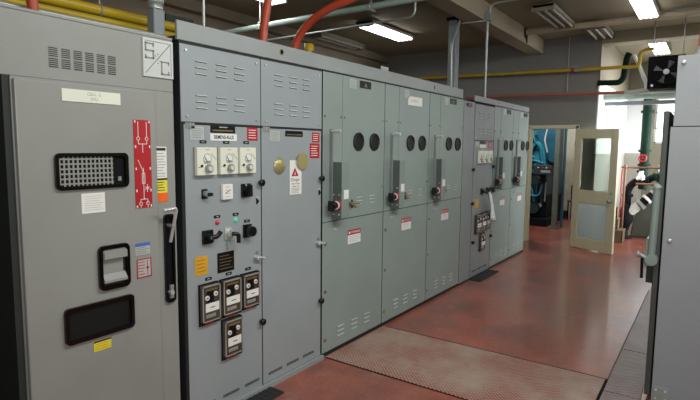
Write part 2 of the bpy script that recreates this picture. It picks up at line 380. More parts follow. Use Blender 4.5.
# open leaf, hinged at (8.84, 1.80), free edge at (8.47, 1.15)
hx, hy, ex, ey = 8.84, 1.795, 8.475, 1.125
dv = Vector((ex-hx, ey-hy, 0)); W = dv.length; dv.normalize(); nv = Vector((dv.y, -dv.x, 0))   # leaf direction and its normal
if nv.x > 0: nv = -nv
def leaf(mb, a0, a1, z0, z1, m, t0=-.02, t1=.02):
    vs = []
    for z in (z0, z1):
        for a, t in ((a0, t0), (a1, t0), (a1, t1), (a0, t1)): vs.append(Vector((hx, hy, z))+dv*a+nv*t)
    mb.add(vs, [(0,3,2,1),(4,5,6,7),(0,1,5,4),(1,2,6,5),(2,3,7,6),(3,0,4,7)], m)
lf = MB(); st = .122; zb, zm0, zm1, zt, ztop = .18, .73, .935, 1.735, 1.88
leaf(lf, 0, st, .012, ztop, M_DOOR); leaf(lf, W-st, W, .012, ztop, M_DOOR)
leaf(lf, st, W-st, .012, zb, M_DOOR); leaf(lf, st, W-st, zm0, zm1, M_DOOR); leaf(lf, st, W-st, zt, ztop, M_DOOR)
leafo = lf.build('door_leaf', door, bevel=.004)
for z0, z1 in ((zb, zm0), (zm1, zt)):
    g = MB(); leaf(g, st-.005, W-st+.005, z0-.005, z1+.005, M_PANE if z0 > .5 else M_FROST, -.003, .003); g.build('pane', leafo, label='hazy glass pane')
kb = MB(); kp = Vector((hx, hy, .80))+dv*(W-.07)
for sgn in (1, -1): kb.lathe(kp+nv*.02*sgn, nv*sgn, [(0, .03), (.006, .03), (.008, .012), (.03, .012), (.036, .028), (.055, .03), (.064, .018)], M_STL, 18)
kb.build('door_knob', leafo)
dl = MB(); dl.lathe(kp+Vector((0, 0, .12))+nv*.02, nv, [(0, .018), (.008, .018), (.012, .012)], M_STL, 14); dl.build('deadbolt', leafo)
for z in (.25, .95, 1.65):
    hb = MB(); hb.cyl((hx-.028, hy+.003, z-.045), (hx-.028, hy+.003, z+.045), .008, M_STL, 10); hb.build('hinge', leafo)

# ------------------------------------------------------------------ SWITCHGEAR ROW
# --- the S C switch cabinet at the near end
c = thing('switch_cabinet', (1.3, 2.8, 0), 'nearest warm grey switch cabinet with silver S and C plate and red circuit diagram', 'electrical cabinet')
mb = MB(); mb.box(.935, 1.695, F(0), F(-1), 0, 1.84, M_SC); mb.box(.30, 1.695, F(-.0), F(-1), 1.84, 2.11, M_SC)
mb.box(.30, 1.695, F(.004), F(-1), 2.098, 2.112, M_SC); mb.build('body', c, .003)
mb = MB(); mb.box(.30, .93, F(-.55), F(-1), 0, 1.84, M_DKG); mb.box(.30, .36, F(-.02), F(-.55), 0, 1.84, M_DKG); mb.box(.905, .929, F(-.0), F(-.55), 0, 1.84, M_DKG)
mb.box(.36, .905, F(-.02), F(-.5), .001, .06, M_DKG); mb.build('open_bay_lining', c, label='dark open bay lining')
d = B('door', c, .940, 1.575, F(.001), F(.022), .03, 1.83, M_SC, .006)
w = .022
mb = MB()
for i in range(6):
    xc = 1.105+i*.052
    for zz in (1.955, 1.91):
        mb.box(xc-.019, xc+.019, F(0), F(.0015), zz-.019, zz+.019, M_SC)
        for k in range(5): mb.box(xc-.018, xc+.018, F(.0015), F(.0025), zz-.0165+k*.0082-.0017, zz-.0165+k*.0082+.0025, M_DKG)
mb.build('vent', c)
p = plate('nameplate', c, 1.135, 1.40, 1.753, 1.806, M_CRM, w, .004)
text('CELL -2', .019, 1.275, 1.790, F(w+.0045), M_INK, p); text('STU', .019, 1.275, 1.768, F(w+.0045), M_INK, p)
# S C plate
mb = MB(); x0, x1, z0, z1 = 1.522, 1.692, 1.905, 2.09
mb.box(x0, x1, F(0), F(.004), z0, z1, M_EMB)
for a in ((x0, x1, z0, z0+.012), (x0, x1, z1-.012, z1), (x0, x0+.010, z0+.012, z1-.012), (x1-.010, x1, z0+.012, z1-.012)): mb.box(a[0], a[1], F(.004), F(.009), a[2], a[3], M_EMB)
mb.tube([(x0+.014, F(.004), z0+.016), (x1-.014, F(.004), z1-.016)], .0025, M_INK, 6)
for q in ((-.012, .012), (.012, -.012), (0, .022), (0, -.022)): mb.cyl(((x0+x1)/2+q[0], F(.004), (z0+z1)/2+q[1]), ((x0+x1)/2+q[0], F(.0055), (z0+z1)/2+q[1]), .0035, M_INK, 8)
p = mb.build('emblem_plate', c, label='silver plate with a diagonal line')
def strokes(name, pts, t, m, par, y):
    q = MB()
    for a, b in zip(pts, pts[1:]): q.box(min(a[0], b[0])-t/2, max(a[0], b[0])+t/2, y, y-.002, min(a[1], b[1])-t/2, max(a[1], b[1])+t/2, m)
    return q.build(name, par)
sx, sz = 1.540, 2.066
strokes('lettering', [(sx+.042, sz-.010), (sx+.042, sz), (sx, sz), (sx, sz-.034), (sx+.042, sz-.034), (sx+.042, sz-.070), (sx, sz-.070), (sx, sz-.060)], .0075, M_INK, p, F(.004))
cx, cz = 1.628, 1.985
strokes('lettering', [(cx+.040, cz-.012), (cx+.040, cz), (cx, cz), (cx, cz-.060), (cx+.040, cz-.060), (cx+.040, cz-.048)], .007, M_INK, p, F(.004))
# grille window
x0, x1, z0, z1 = 1.090, 1.425, 1.372, 1.532
mb = MB(); mb.ring(x0, x1, z0, z1, .016, .022, F(w), F(w+.014), M_BLKG); fo = mb.build('window_frame', c)
mb = MB(); mb.box(x0+.01, x1-.01, F(w), F(w+.001), z0+.01, z1-.01, M_OIL)
for i in range(13): xx = x0+.022+i*.0195; mb.box(xx-.0035, xx+.0035, F(w+.001), F(w+.004), z0+.014, z1-.014, M_SC)
for i in range(6): zz = z0+.026+i*.0215; mb.box(x0+.016, x0+.262, F(w+.001), F(w+.0045), zz-.0035, zz+.0035, M_SC)
mb.box(x0+.285, x0+.30, F(w+.001), F(w+.006), z0+.03, z0+.05, M_STL); mb.build('grille', fo)
lines_plate('notice_label', c, 1.20, 1.308, 1.262, 1.352, M_WHT, M_FNT, 7, w)
# red mimic diagram
x0, x1, z0, z1 = 1.462, 1.553, 1.262, 1.690; y = F(w+.003)
mb = MB(); mb.box(x0, x1, F(w), y, z0, z1, M_RED)
def ln(a, b, t=.0035): mb.tube([(x0+(x1-x0)*a[0], y-.0008, z1-(z1-z0)*a[1]), (x0+(x1-x0)*b[0], y-.0008, z1-(z1-z0)*b[1])], t/2, M_WHT, 6)
def cir(a, r=.008): mb.torus((x0+(x1-x0)*a[0], y-.0008, z1-(z1-z0)*a[1]), (0, 1, 0), r, .0017, M_WHT, 16, 5)
for a, b in (((.25,.02),(.25,.19)), ((.75,.02),(.75,.19)), ((.25,.23),(.25,.27)), ((.75,.23),(.75,.27)), ((.25,.27),(.75,.27)), ((.5,.27),(.5,.37)), ((.2,.45),(.52,.60)),
             ((.5,.54),(.5,.9)), ((.42,.60),(.42,.72)), ((.58,.60),(.58,.72)), ((.42,.6),(.58,.6)), ((.42,.72),(.58,.72)), ((.3,.90),(.72,.90)), ((.3,.9),(.3,.93)), ((.72,.9),(.72,.93)),
             ((.3,.97),(.3,.995)), ((.72,.97),(.72,.995)), ((.58,.79),(.85,.76)), ((.58,.76),(.85,.79)), ((.71,.73),(.71,.82))): ln(a, b)
for a in ((.25,.21), (.75,.21), (.3,.95), (.72,.95)): cir(a)
for u_ in (.08, .92):
    for v_ in (.02, .3, .55, .8, .98): mb.box(x0+(x1-x0)*u_-.003, x0+(x1-x0)*u_+.003, y, y-.002, z1-(z1-z0)*v_-.006, z1-(z1-z0)*v_+.006, M_WHT)
mb.build('circuit_diagram', c, label='red plate with a white one-line circuit diagram')
lab = MB(); x0, x1 = 1.578, 1.658; lab.box(x0, x1, F(0), F(.002), 1.40, 1.562, M_WHT); lab.box(x0, x1, F(0), F(.002), 1.327, 1.40, M_YEL); lab.box(x0, x1, F(0), F(.002), 1.28, 1.327, M_ORG)
lab.box(x0+.006, x1-.006, F(.002), F(.003), 1.542, 1.556, M_INKD); lab.box(x0, x1, F(.002), F(.003), 1.392, 1.402, M_INKD)
lines(lab, x0+.006, x1-.008, 1.405, 1.535, 9, F(.002), M_INK, .0035); lines(lab, x0+.006, x1-.006, 1.333, 1.388, 4, F(.002), M_INKD, .004)
lab.build('warning_label', c, label='white yellow and orange warning label')
# lever handle in its slot
sl = MB(); sl.ring(1.628, 1.688, .745, 1.215, .012, .02, F(0), F(.014), M_BLKG); sl.box(1.632, 1.684, F(0), F(.002), .75, 1.21, M_OIL); so = sl.build('handle_slot', c)
hd = MB(); hd.tube([(1.585, F(.07), 1.245), (1.655, F(.07), 1.250), (1.662, F(.065), 1.235), (1.655, F(.02), 1.07)], .009, M_CHR, 10, .02); hd.cyl((1.655, F(0), 1.155), (1.655, F(.05), 1.155), .010, M_STL); hd.build('lever_handle', c)
hd = MB(); hd.cyl((1.655, F(.0), .80), (1.655, F(.03), .80), .012, M_CHR); hd.box(1.648, 1.668, F(.01), F(.022), .77, .84, M_STL); hd.build('handle_catch', c)
# recessed latch
x0, x1, z0, z1 = 1.262, 1.415, .895, 1.105
mb = MB(); mb.ring(x0, x1, z0, z1, .018, .025, F(w), F(w+.016), M_BLKG); ro = mb.build('latch_frame', c)
mb = MB(); mb.box(x0+.01, x1-.01, F(w), F(w+.001), z0+.01, z1-.01, M_DKG); mb.box(x0+.02, x1-.03, F(w+.001), F(w+.003), z0+.05, z1-.06, M_SC)
mb.prism([(F(w), z1-.018), (F(w+.03), z1-.03), (F(w+.03), z1-.062), (F(w), z1-.066)], x0+.018, x1-.022, M_SC, 'x')
mb.prism([(F(w), z0+.075), (F(w+.006), z0+.075), (F(w+.026), z0+.048), (F(w+.026), z0+.036), (F(w), z0+.034)], x0+.018, x1-.022, M_SC, 'x'); mb.build('latch_grip', ro, .003)
lb = MB(); lb.box(1.452, 1.532, F(w), F(w+.002), 1.030, 1.090, M_SLV); lb.box(1.452, 1.532, F(w+.002), F(w+.003), 1.073, 1.090, M_BLU); lines(lb, 1.458, 1.528, 1.035, 1.070, 4, F(w+.002), M_INK, .003); lb.build('data_label', c, label='grey label with a blue strip')
lb = MB(); lb.box(1.457, 1.537, F(w), F(w+.002), .915, 1.010, M_SLV)
for a in ((1.457, 1.537, .915, .920), (1.457, 1.537, 1.005, 1.010), (1.457, 1.462, .915, 1.01), (1.532, 1.537, .915, 1.01)): lb.box(a[0], a[1], F(w+.002), F(w+.003), a[2], a[3], M_RED)
lines(lb, 1.463, 1.502, .925, 1.0, 5, F(w+.002), M_RED, .004); lb.box(1.514, 1.517, F(w+.002), F(w+.003), .92, 1.0, M_RED); lb.box(1.506, 1.526, F(w+.002), F(w+.003), .96, .964, M_RED); lb.cyl((1.516, F(w+.002), .962), (1.516, F(w+.0035), .962), .007, M_RED, 10)
lb.build('sticker', c, label='silver sticker with red print')
x0, x1, z0, z1 = 1.100, 1.430, .685, .850
mb = MB(); mb.ring(x0, x1, z0, z1, .017, .02, F(w), F(w+.016), M_BLKG); fo = mb.build('window_frame', c); B('pane', fo, x0+.01, x1-.01, F(w), F(w+.002), z0+.01, z1-.01, M_SIGHT)
lb = MB(); lb.box(1.228, 1.312, F(w), F(w+.002), .615, .665, M_YEL); lb.box(1.228, 1.312, F(w+.002), F(w+.003), .657, .665, M_INKD); lines(lb, 1.234, 1.306, .62, .654, 3, F(w+.002), M_AMB, .004); lb.build('caution_label', c, label='yellow caution label')

# --- louvred top panel shared shape
def louvre_panel(parent, x0, x1, z0, z1, m, xs, zs, w=.075, pitch=.033):
    mb = MB(); mb.box(x0, x1, F(0), F(.012), z0, z1, m)
    for xx in xs:
        for zz in zs: louvre_group(mb, xx, zz, m, w, pitch=pitch)
    o = mb.build('louvre_panel', parent)
    for xx in (x0+.035, x1-.035):
        for zz in (z0+.03, z1-.03): bolt_part(parent, xx, zz, .012, .007, M_CHR)
    return o
def slots(mb, x0, x1, z, m=M_DKG, h=.018, w=.012):
    n = 14
    for i in range(n):
        a = x0+(x1-x0)*i/n; mb.box(a, a+(x1-x0)/n*.62, F(w), F(w+.001), z-h/2, z+h/2, m)
    mb.box(x0, x1, F(w), F(w+.0006), z-h/2, z+h/2, M_INK)
def rotary(parent, x, z, kind, w=.012):
    mb = MB()
    if kind == 'square':
        mb.box(x-.036, x+.036, F(w), F(w+.014), z-.040, z+.040, M_BLK); mb.cyl((x, F(w+.014), z), (x, F(w+.03), z), .024, M_BLK, 16); mb.box(x-.008, x+.008, F(w+.03), F(w+.055), z-.034, z+.034, M_BLK)
        mb.box(x-.012, x+.0, F(w+.0142), F(w+.015), z+.028, z+.036, M_SLV)
    elif kind == 'pistol':
        mb.box(x-.034, x+.034, F(w), F(w+.016), z-.038, z+.038, M_BLK); mb.cyl((x, F(w+.016), z), (x, F(w+.045), z), .020, M_BLK, 16); mb.tube([(x-.005, F(w+.045), z), (x+.03, F(w+.055), z+.004), (x+.05, F(w+.06), z+.03)], .013, M_BLK, 10, .02)
        mb.cyl((x, F(w+.045), z), (x, F(w+.052), z), .012, M_STL, 10)
    elif kind == 'key':
        mb.box(x-.028, x+.020, F(w), F(w+.008), z-.034, z+.034, M_SLV); mb.cyl((x, F(w+.008), z), (x, F(w+.03), z), .024, M_CHR, 16); mb.tube([(x, F(w+.036), z), (x+.035, F(w+.05), z-.004), (x+.037, F(w+.05), z-.055)], .012, M_BLK, 10, .01); mb.cyl((x-.01, F(w+.01), z-.045), (x-.01, F(w+.016), z-.09), .005, M_STL, 8)
    elif kind == 'round':
        mb.box(x-.034, x+.030, F(w), F(w+.012), z-.040, z+.040, M_BLK); mb.cyl((x, F(w+.012), z), (x, F(w+.03), z), .018, M_BLK); mb.cyl((x, F(w+.03), z), (x, F(w+.055), z), .034, M_BLK, 16, .030)
    elif kind == 'small':
        mb.box(x-.022, x+.016, F(w), F(w+.006), z-.028, z+.026, M_BLK); mb.cyl((x, F(w+.006), z), (x, F(w+.03), z), .017, M_STL, 14); mb.box(x-.004, x+.022, F(w+.03), F(w+.045), z-.012, z+.006, M_BLK)
    return mb.build('rotary_switch', parent, .001)
def small_tag(parent, x, z, w=.012, hw=.022):
    mb = MB(); mb.box(x-hw, x+hw, F(w), F(w+.003), z-.008, z+.008, M_BLK); mb.box(x-hw*.5, x+hw*.4, F(w+.003), F(w+.0036), z-.002, z+.002, M_SLV); return mb.build('legend_tag', parent)
def meter(parent, x0, x1, z0, z1, w=.012):
    mb = MB(); xc = (x0+x1)/2; h = z1-z0; ww = x1-x0
    mb.box(x0-.004, x1+.004, F(w), F(w+.006), z0-.004, z1+.004, M_INK)
    mb.box(x0, x1, F(w+.006), F(w+.030), z0, z1, M_MTR); o = mb.build('relay_meter', parent, .004)
    mb = MB(); yd = F(w+.030); zc = z0+h*.60
    mb.torus((xc, yd, zc), (0, 1, 0), ww*.19, .004, M_SLV, 20, 6); mb.cyl((xc, yd, zc), (xc, yd-.002, zc), ww*.18, M_WHT, 20)
    mb.tube([(xc-.002, yd-.003, zc-.02), (xc-.022, yd-.003, zc+.012)], .0018, M_INKD, 6); mb.box(xc-ww*.17, xc+ww*.17, yd-.002, yd-.003, zc-ww*.19, zc-ww*.09, M_INK)
    mb.build('dial', o)
    mb = MB(); zk = z0+h*.24; mb.cyl((xc+.004, yd, zk), (xc+.004, yd-.016, zk), ww*.17, M_STL, 18); mb.cyl((xc+.004, yd-.016, zk), (xc+.004, yd-.022, zk), ww*.1, M_INS, 18); mb.box(xc+.006, xc+.02, yd-.016, yd-.020, zk-.015, zk+.008, M_KHK); mb.build('adjusting_knob', o)
    mb = MB(); mb.cyl((x0+ww*.2, yd, z0+h*.34), (x0+ww*.2, yd-.006, z0+h*.34), .007, M_BLK, 10)
    mb.tube([(xc-ww*.1, yd-.0008, z0+h*.92), (xc+ww*.1, yd-.0008, z0+h*.92)], .0015, M_INK, 5)
    mb.tube([(xc+ww*.18, yd-.0008, z0+h*.78), (x1-.008, yd-.0008, z0+h*.56)], .0015, M_INK, 5); mb.tube([(x0+.004, yd-.0008, z0+h*.30), (x0+ww*.16, yd-.0008, z0+h*.30)], .0015, M_INK, 5)
    mb.build('reset_button', o); return o
def relay(parent, x0, x1, z0, z1, w=.012, detail=True):
    mb = MB(); ww = x1-x0; h = z1-z0
    mb.box(x0, x1, F(w), F(w+.006), z0, z1, M_BLK); mb.box(x0+.006, x1-.006, F(w+.006), F(w+.032), z0+h*.1, z1-h*.03, M_GLS)
    yf = F(w+.032)
    for a in ((x0+.004, x1-.004, z1-h*.07, z1-h*.03), (x0+.004, x1-.004, z0+h*.1, z0+h*.13), (x0+.004, x0+.012, z0+h*.1, z1-h*.03), (x1-.012, x1-.004, z0+h*.1, z1-h*.03)): mb.box(a[0], a[1], yf, yf-.003, a[2], a[3], M_INK)
    o = mb.build('protective_relay', parent, .001)
    mb = MB(); mb.box(x0+ww*.18, x1-ww*.12, yf, yf-.003, z0+h*.34, z0+h*.54, M_WHT); mb.box(x0+ww*.42, x0+ww*.66, yf-.003, yf-.0036, z0+h*.425, z0+h*.445, M_INKD); mb.build('nameplate', o)
    if detail:
        for fx, fz in ((.26, .68), (.70, .74)):
            mb = MB(); mb.cyl((x0+ww*fx, yf, z0+h*fz), (x0+ww*fx, yf-.006, z0+h*fz), .014, M_WHT, 12); mb.cyl((x0+ww*fx, yf-.006, z0+h*fz), (x0+ww*fx, yf-.008, z0+h*fz), .007, M_STL, 10); mb.build('contact_disc', o)
        for fa, fb, fc in ((.25, .40, .83), (.42, .6, .82)):
            mb = MB(); mb.box(x0+ww*fa, x0+ww*fb, yf, yf-.002, z0+h*.56, z0+h*fc, M_OIL); mb.build('relay_coil', o)
        mb = MB(); mb.box(x0+ww*.2, x1-ww*.2, yf, yf-.0025, z0+h*.84, z0+h*.88, M_BRS); mb.build('brass_bar', o)
        mb = MB(); mb.box(x0+ww*.2, x1-ww*.3, yf, yf-.002, z0+h*.20, z0+h*.28, M_STL); mb.build('data_strip', o)
        mb = MB(); mb.box(x0+ww*.3, x1-ww*.35, F(w+.006), F(w+.02), z0+.004, z0+h*.085, M_REDV); mb.build('target_flag', o)
        for tx, tz in ((x1-.008, z0+.015), (x0+.010, z0+.015), (x1-.006, z1-.008)):
            mb = MB(); mb.cyl((tx, F(w+.006), tz), (tx, F(w+.022), tz), .009, M_BLK, 10); mb.build('thumb_screw', o)
    return o
def hinge(parent, x, z): 
    mb = MB(); mb.box(x-.03, x+.03, F(.0), F(.014), z-.016, z+.016, M_STL); mb.cyl((x, F(.014), z-.016), (x, F(.014), z+.016), .007, M_STL, 8); return mb.build('hinge', parent)
def side_latch(parent, x, z):
    mb = MB(); mb.box(x-.012, x+.012, F(.012), F(.016), z-.028, z+.028, M_SLV); mb.prism([(x-.008, z-.02), (x+.01, z), (x-.008, z+.02)], F(.016), F(.026), M_BLK); return mb.build('side_latch', parent)
def turn_handle(parent, x, z):
    mb = MB(); mb.cyl((x, F(.012), z), (x, F(.04), z), .016, M_CHR, 12); mb.tube([(x, F(.04), z), (x+.05, F(.045), z-.012)], .008, M_CHR, 8); mb.cyl((x, F(.03), z), (x, F(.03), z+.04), .008, M_STL, 8); return mb.build('door_handle', parent)

# --- relay cubicle
A0, A1 = 1.725, 2.315
c = thing('relay_cubicle', (2.02, 2.8, 0), 'blue-grey relay cubicle with three cream meters, standing next to the warm grey switch cabinet', 'electrical cabinet')
body(c, A0, A1, M_DK)
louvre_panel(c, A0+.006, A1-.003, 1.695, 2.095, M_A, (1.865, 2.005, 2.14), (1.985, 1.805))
B('door', c, A0+.022, A1-.004, F(0), F(.012), .02, 1.680, M_A, .002)
hinge(c, A0+.06, 1.675)
lines_plate('notice_label', c, 1.800, 1.892, 1.60, 1.672, M_SLV, M_INK, 6)
lb = MB(); lb.box(1.938, 2.118, F(.012), F(.015), 1.642, 1.682, M_BLK); lines(lb, 1.95, 2.10, 1.645, 1.665, 1, F(.015), M_BRS, .008, False); lines(lb, 2.0, 2.06, 1.667, 1.68, 1, F(.015), M_SLV, .005, False); lb.build('nameplate', c, label='black nameplate')
p = plate('maker_plate', c, 1.935, 2.130, 1.598, 1.637, M_WHT); text('SIEMENS-ALLIS', .028, 2.032, 1.617, F(.0158), M_INKD, p, squash=.82, bold=.0006)
lines_plate('danger_label', c, 2.215, 2.300, 1.603, 1.680, M_RED, M_WHT, 4)
for x in (1.885, 2.05, 2.205): small_tag(c, x, 1.590)
for a in ((1.822, 1.958), (1.982, 2.112), (2.130, 2.258)): meter(c, a[0], a[1], 1.408, 1.560)
rotary(c, 1.890, 1.305, 'small')
mb = MB(); mb.box(2.002, 2.078, F(.012), F(.035), 1.262, 1.350, M_WHT); o = mb.build('square_meter', c, .004); mb = MB(); mb.tube([(2.02, F(.036), 1.30), (2.06, F(.036), 1.318)], .0015, M_INKD, 5); lines(mb, 2.018, 2.062, 1.27, 1.345, 4, F(.035), M_INK, .0025); mb.build('scale', o)
rotary(c, 2.195, 1.305, 'square')
knob_latch(c, 2.300, 1.345); side_latch(c, 2.288, 1.232)
small_tag(c, 1.975, 1.168); small_tag(c, 2.115, 1.168); small_tag(c, 2.205, 1.118)
for x, m in ((1.975, M_LEDR), (2.113, M_LEDG)): mb = MB(); mb.lathe((x, F(.012), 1.135), (0, -1, 0), [(0, .014), (.006, .014), (.012, .009), (.014, .003)], m, 12); mb.build('indicator_lamp', c, label='red lamp' if m is M_LEDR else 'green lamp')
rotary(c, 1.900, 1.062, 'pistol'); rotary(c, 2.055, 1.062, 'key'); rotary(c, 2.205, 1.058, 'round')
lines_plate('caution_plate', c, 1.815, 1.902, .852, .957, M_AMB, M_AMD, 4, label='amber caution plate')
lines_plate('instruction_plate', c, 1.972, 2.098, .838, .955, M_BLK, M_BRS, 5, label='black instruction plate')
turn_handle(c, 2.275, .885)
for a in ((1.832, 1.968, .560, .800), (1.982, 2.128, .565, .800), (2.142, 2.282, .572, .800), (1.990, 2.135, .310, .556)): relay(c, *a)
for x in (1.905, 2.055, 2.21): small_tag(c, x, .822)
small_tag(c, 2.07, .568)
knob_latch(c, 2.300, .46)
mb = MB()
for a in ((1.80, 1.93), (1.985, 2.115), (2.16, 2.285)): slots(mb, a[0], a[1], .085)
mb.build('vent', c)
# --- metering cubicle
B0, B1 = 2.315, 2.925
c = thing('metering_cubicle', (2.62, 2.8, 0), 'plain blue-grey cubicle with two round khaki covers and red danger labels at its upper corner', 'electrical cabinet')
body(c, B0, B1, M_DK)
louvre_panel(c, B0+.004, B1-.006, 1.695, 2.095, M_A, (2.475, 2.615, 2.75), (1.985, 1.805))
B('door', c, B0+.005, B1-.010, F(0), F(.012), .03, 1.680, M_A, .002)
hinge(c, B0+.045, 1.675)
lines_plate('notice_label', c, 2.405, 2.495, 1.60, 1.668, M_SLV, M_INK, 6)
lb = MB(); lb.box(2.548, 2.722, F(.012), F(.015), 1.635, 1.672, M_BLK); lines(lb, 2.56, 2.71, 1.639, 1.655, 1, F(.015), M_BRS, .007, False); lb.build('nameplate', c, label='black nameplate')
lines_plate('danger_label', c, 2.825, 2.905, 1.600, 1.668, M_RED, M_WHT, 4); lines_plate('danger_label', c, 2.800, 2.905, 1.490, 1.592, M_RED, M_WHT, 5)
mb = MB(); mb.torus((2.49, F(.012), 1.445), (0, 1, 0), .052, .006, M_STL, 28, 6); mb.lathe((2.49, F(.012), 1.445), (0, -1, 0), [(.002, .052), (.012, .044), (.020, .028), (.023, .001)], M_KHK, 28); mb.build('round_cover', c, label='domed khaki cover')
mb = MB(); mb.cyl((2.705, F(.026), 1.472), (2.705, F(.031), 1.472), .056, M_KHK, 32); mb.cyl((2.74, F(.012), 1.505), (2.74, F(.034), 1.505), .006, M_STL, 8); mb.build('round_cover', c, label='flat swivelling khaki cover')
side_latch(c, 2.90, 1.245); knob_latch(c, 2.903, 1.345); turn_handle(c, 2.885, .885); knob_latch(c, 2.903, .45)
mb = MB()
for a in ((2.37, 2.50), (2.545, 2.67), (2.715, 2.84)): slots(mb, a[0], a[1], .085)
mb.build('vent', c)
t = thing('caution_tag', (2.645, F(.018), 1.25), 'white hanging caution tag with a red triangle below the flat khaki disc', 'tag')
mb = MB(); mb.box(2.588, 2.708, F(.013), F(.016), 1.248, 1.478, M_WHT); mb.build('card', t, .002)
mb = MB(); mb.prism([(2.605, 1.372), (2.675, 1.372), (2.640, 1.43)], F(.016), F(.017), M_RED); mb.prism([(2.634, 1.380), (2.646, 1.380), (2.640, 1.408)], F(.017), F(.0175), M_WHT); mb.build('warning_triangle', t)
text('Danger', .030, 2.645, 1.348, F(.0165), M_INKD, t); text('high voltage', .017, 2.648, 1.322, F(.0165), M_INKD, t); text('inside cell', .017, 2.645, 1.303, F(.0165), M_INKD, t)
mb = MB(); lines(mb, 2.605, 2.70, 1.256, 1.292, 5, F(.016), M_INK, .0025); mb.build('small_print', t)

# --- fused switch cubicles
def fused_switch(label, x0, x1, detail, split=.24, paper=None, black=True, group='fused switch cubicles with a lever and twin round windows'):
    c = thing('fused_switch_cubicle', ((x0+x1)/2, 2.8, 0), label, 'electrical cabinet', group)
    body(c, x0, x1, M_DK); xs = x0+split
    B('side_strip', c, x0+.002, xs-.002, F(0), F(.012), 1.022, 2.100, M_C)
    B('upper_door', c, xs+.002, x1-.004, F(0), F(.014), 1.022, 2.100, M_C, .002)
    w = .014
    for xx in (x0+.022, xs-.02, xs+.025, x1-.03):
        for zz in ((1.79, 1.24) if xx != x0+.022 else (1.79,)): bolt_part(c, xx, zz, .012, .008)
    lw = MB(); lw.box(x0+.002, x1-.004, F(0), F(.012), .03, 1.016, M_C); 
    for i in range(3):
        louvre_group(lw, x0+.235+i*.185, .150, M_C, .085)
    lw.build('lower_panel', c, .0015)
    for zz in (.86, .50, .13): bolt_part(c, x0+.035, zz, .012, .012)
    for dx in (.135, .16): bolt_part(c, x0+dx, .952, .012, .008, M_SLV)
    for i in range(2): up = MB(); up.box(x0+.425+i*.19, x0+.515+i*.19, F(.012), F(.0145), 1.095, 1.195, M_C); louvre_group(up, x0+.47+i*.19, 1.145, M_C, .080, pitch=.028); up.build('louvre', c)
    lines_plate('notice_label', c, xs+.085, xs+.175, 2.015, 2.085, M_SLV, M_INK, 5, w)
    if black:
        lb = MB(); lb.box(xs+.225, xs+.385, F(w), F(w+.003), 2.030, 2.086, M_BLK); lb.cyl((xs+.305, F(w+.003), 2.058), (xs+.305, F(w+.0045), 2.058), .010, M_BRS, 12); lb.box(xs+.285, xs+.325, F(w+.003), F(w+.004), 2.042, 2.049, M_BRS); lb.build('nameplate', c, label='black nameplate')
    for k in (0, 1):
        xc = x0+.452+k*.232
        mb = MB(); mb.lathe((xc, F(w), 1.612), (0, -1, 0), [(0, .072), (.010, .072), (.014, .068), (.014, .060), (.004, .058)], M_BLK, 28); o = mb.build('sight_window', c)
        mb = MB(); mb.cyl((xc, F(w), 1.612), (xc, F(w+.006), 1.612), .062, M_SIGHT, 28)
        mb.build('pane', o)
    # operating mechanism
    bx = x0+.12
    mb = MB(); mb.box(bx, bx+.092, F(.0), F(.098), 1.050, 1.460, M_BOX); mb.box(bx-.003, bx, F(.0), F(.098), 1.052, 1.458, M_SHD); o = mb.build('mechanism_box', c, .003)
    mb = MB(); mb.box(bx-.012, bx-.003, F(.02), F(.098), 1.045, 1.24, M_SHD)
    for zz in (1.075, 1.22):
        for yy in (.035, .085): mb.cyl((bx-.012, F(yy), zz), (bx-.018, F(yy), zz), .006, M_CHR, 8)
    mb.build('mounting_plate', o)
    mb = MB(); mb.torus((bx-.022, F(.072), 1.145), (1, 0, 0), .030, .010, M_REDV, 20, 8); mb.torus((bx-.034, F(.072), 1.145), (1, 0, 0), .026, .006, M_INS, 20, 8); mb.build('red_collar', o, label='red and white collar')
    mb = MB(); mb.cyl((bx-.012, F(.062), 1.145), (bx-.085, F(.062), 1.145), .028, M_BLK, 16); mb.box(bx-.092, bx-.068, F(.042), F(.082), 1.108, 1.18, M_BLK); mb.build('hub', o)
    mb = MB(); mb.box(bx-.088, bx-.074, F(.048), F(.074), 1.17, 1.695, M_LVR); mb.cyl((bx-.081, F(.06), 1.682), (bx-.081, F(.14), 1.682), .010, M_CHR, 12, .013); mb.build('lever', o, .002)
    plate('white_label', o, bx+.025, bx+.085, 1.186, 1.254, M_WHT, .098, .002)
    mb = MB(); mb.cyl((bx+.225, F(w), 1.135), (bx+.225, F(w+.03), 1.135), .016, M_BRS, 12); mb.tube([(bx+.225, F(w+.03), 1.135), (bx+.31, F(w+.035), 1.130)], .007, M_BRS, 8); mb.cyl((bx+.225, F(w+.02), 1.10), (bx+.225, F(w+.02), 1.165), .006, M_BLK, 8); mb.build('door_handle', c)
    warning(c, x0+.325, x0+.500, .812, .922)
    if paper:
        p = plate('paper_sign', c, xs+.155, xs+.430, 1.955, 2.035, M_WHT, w, .002); mb = MB(); lines(mb, xs+.20, xs+.38, 1.985, 2.010, 2, F(w+.002), M_INK, .003); mb.build('print', p)
    return c
fused_switch('first full-width green-grey fused switch cubicle, right after the cubicle with khaki covers', 2.932, 3.780, True)
fused_switch('second green-grey fused switch cubicle, with a blank white paper sign near its top', 3.785, 4.625, True, paper=True, black=False)
fused_switch('third green-grey fused switch cubicle, between the paper-sign cubicle and the narrow blank one', 4.630, 5.465, True)

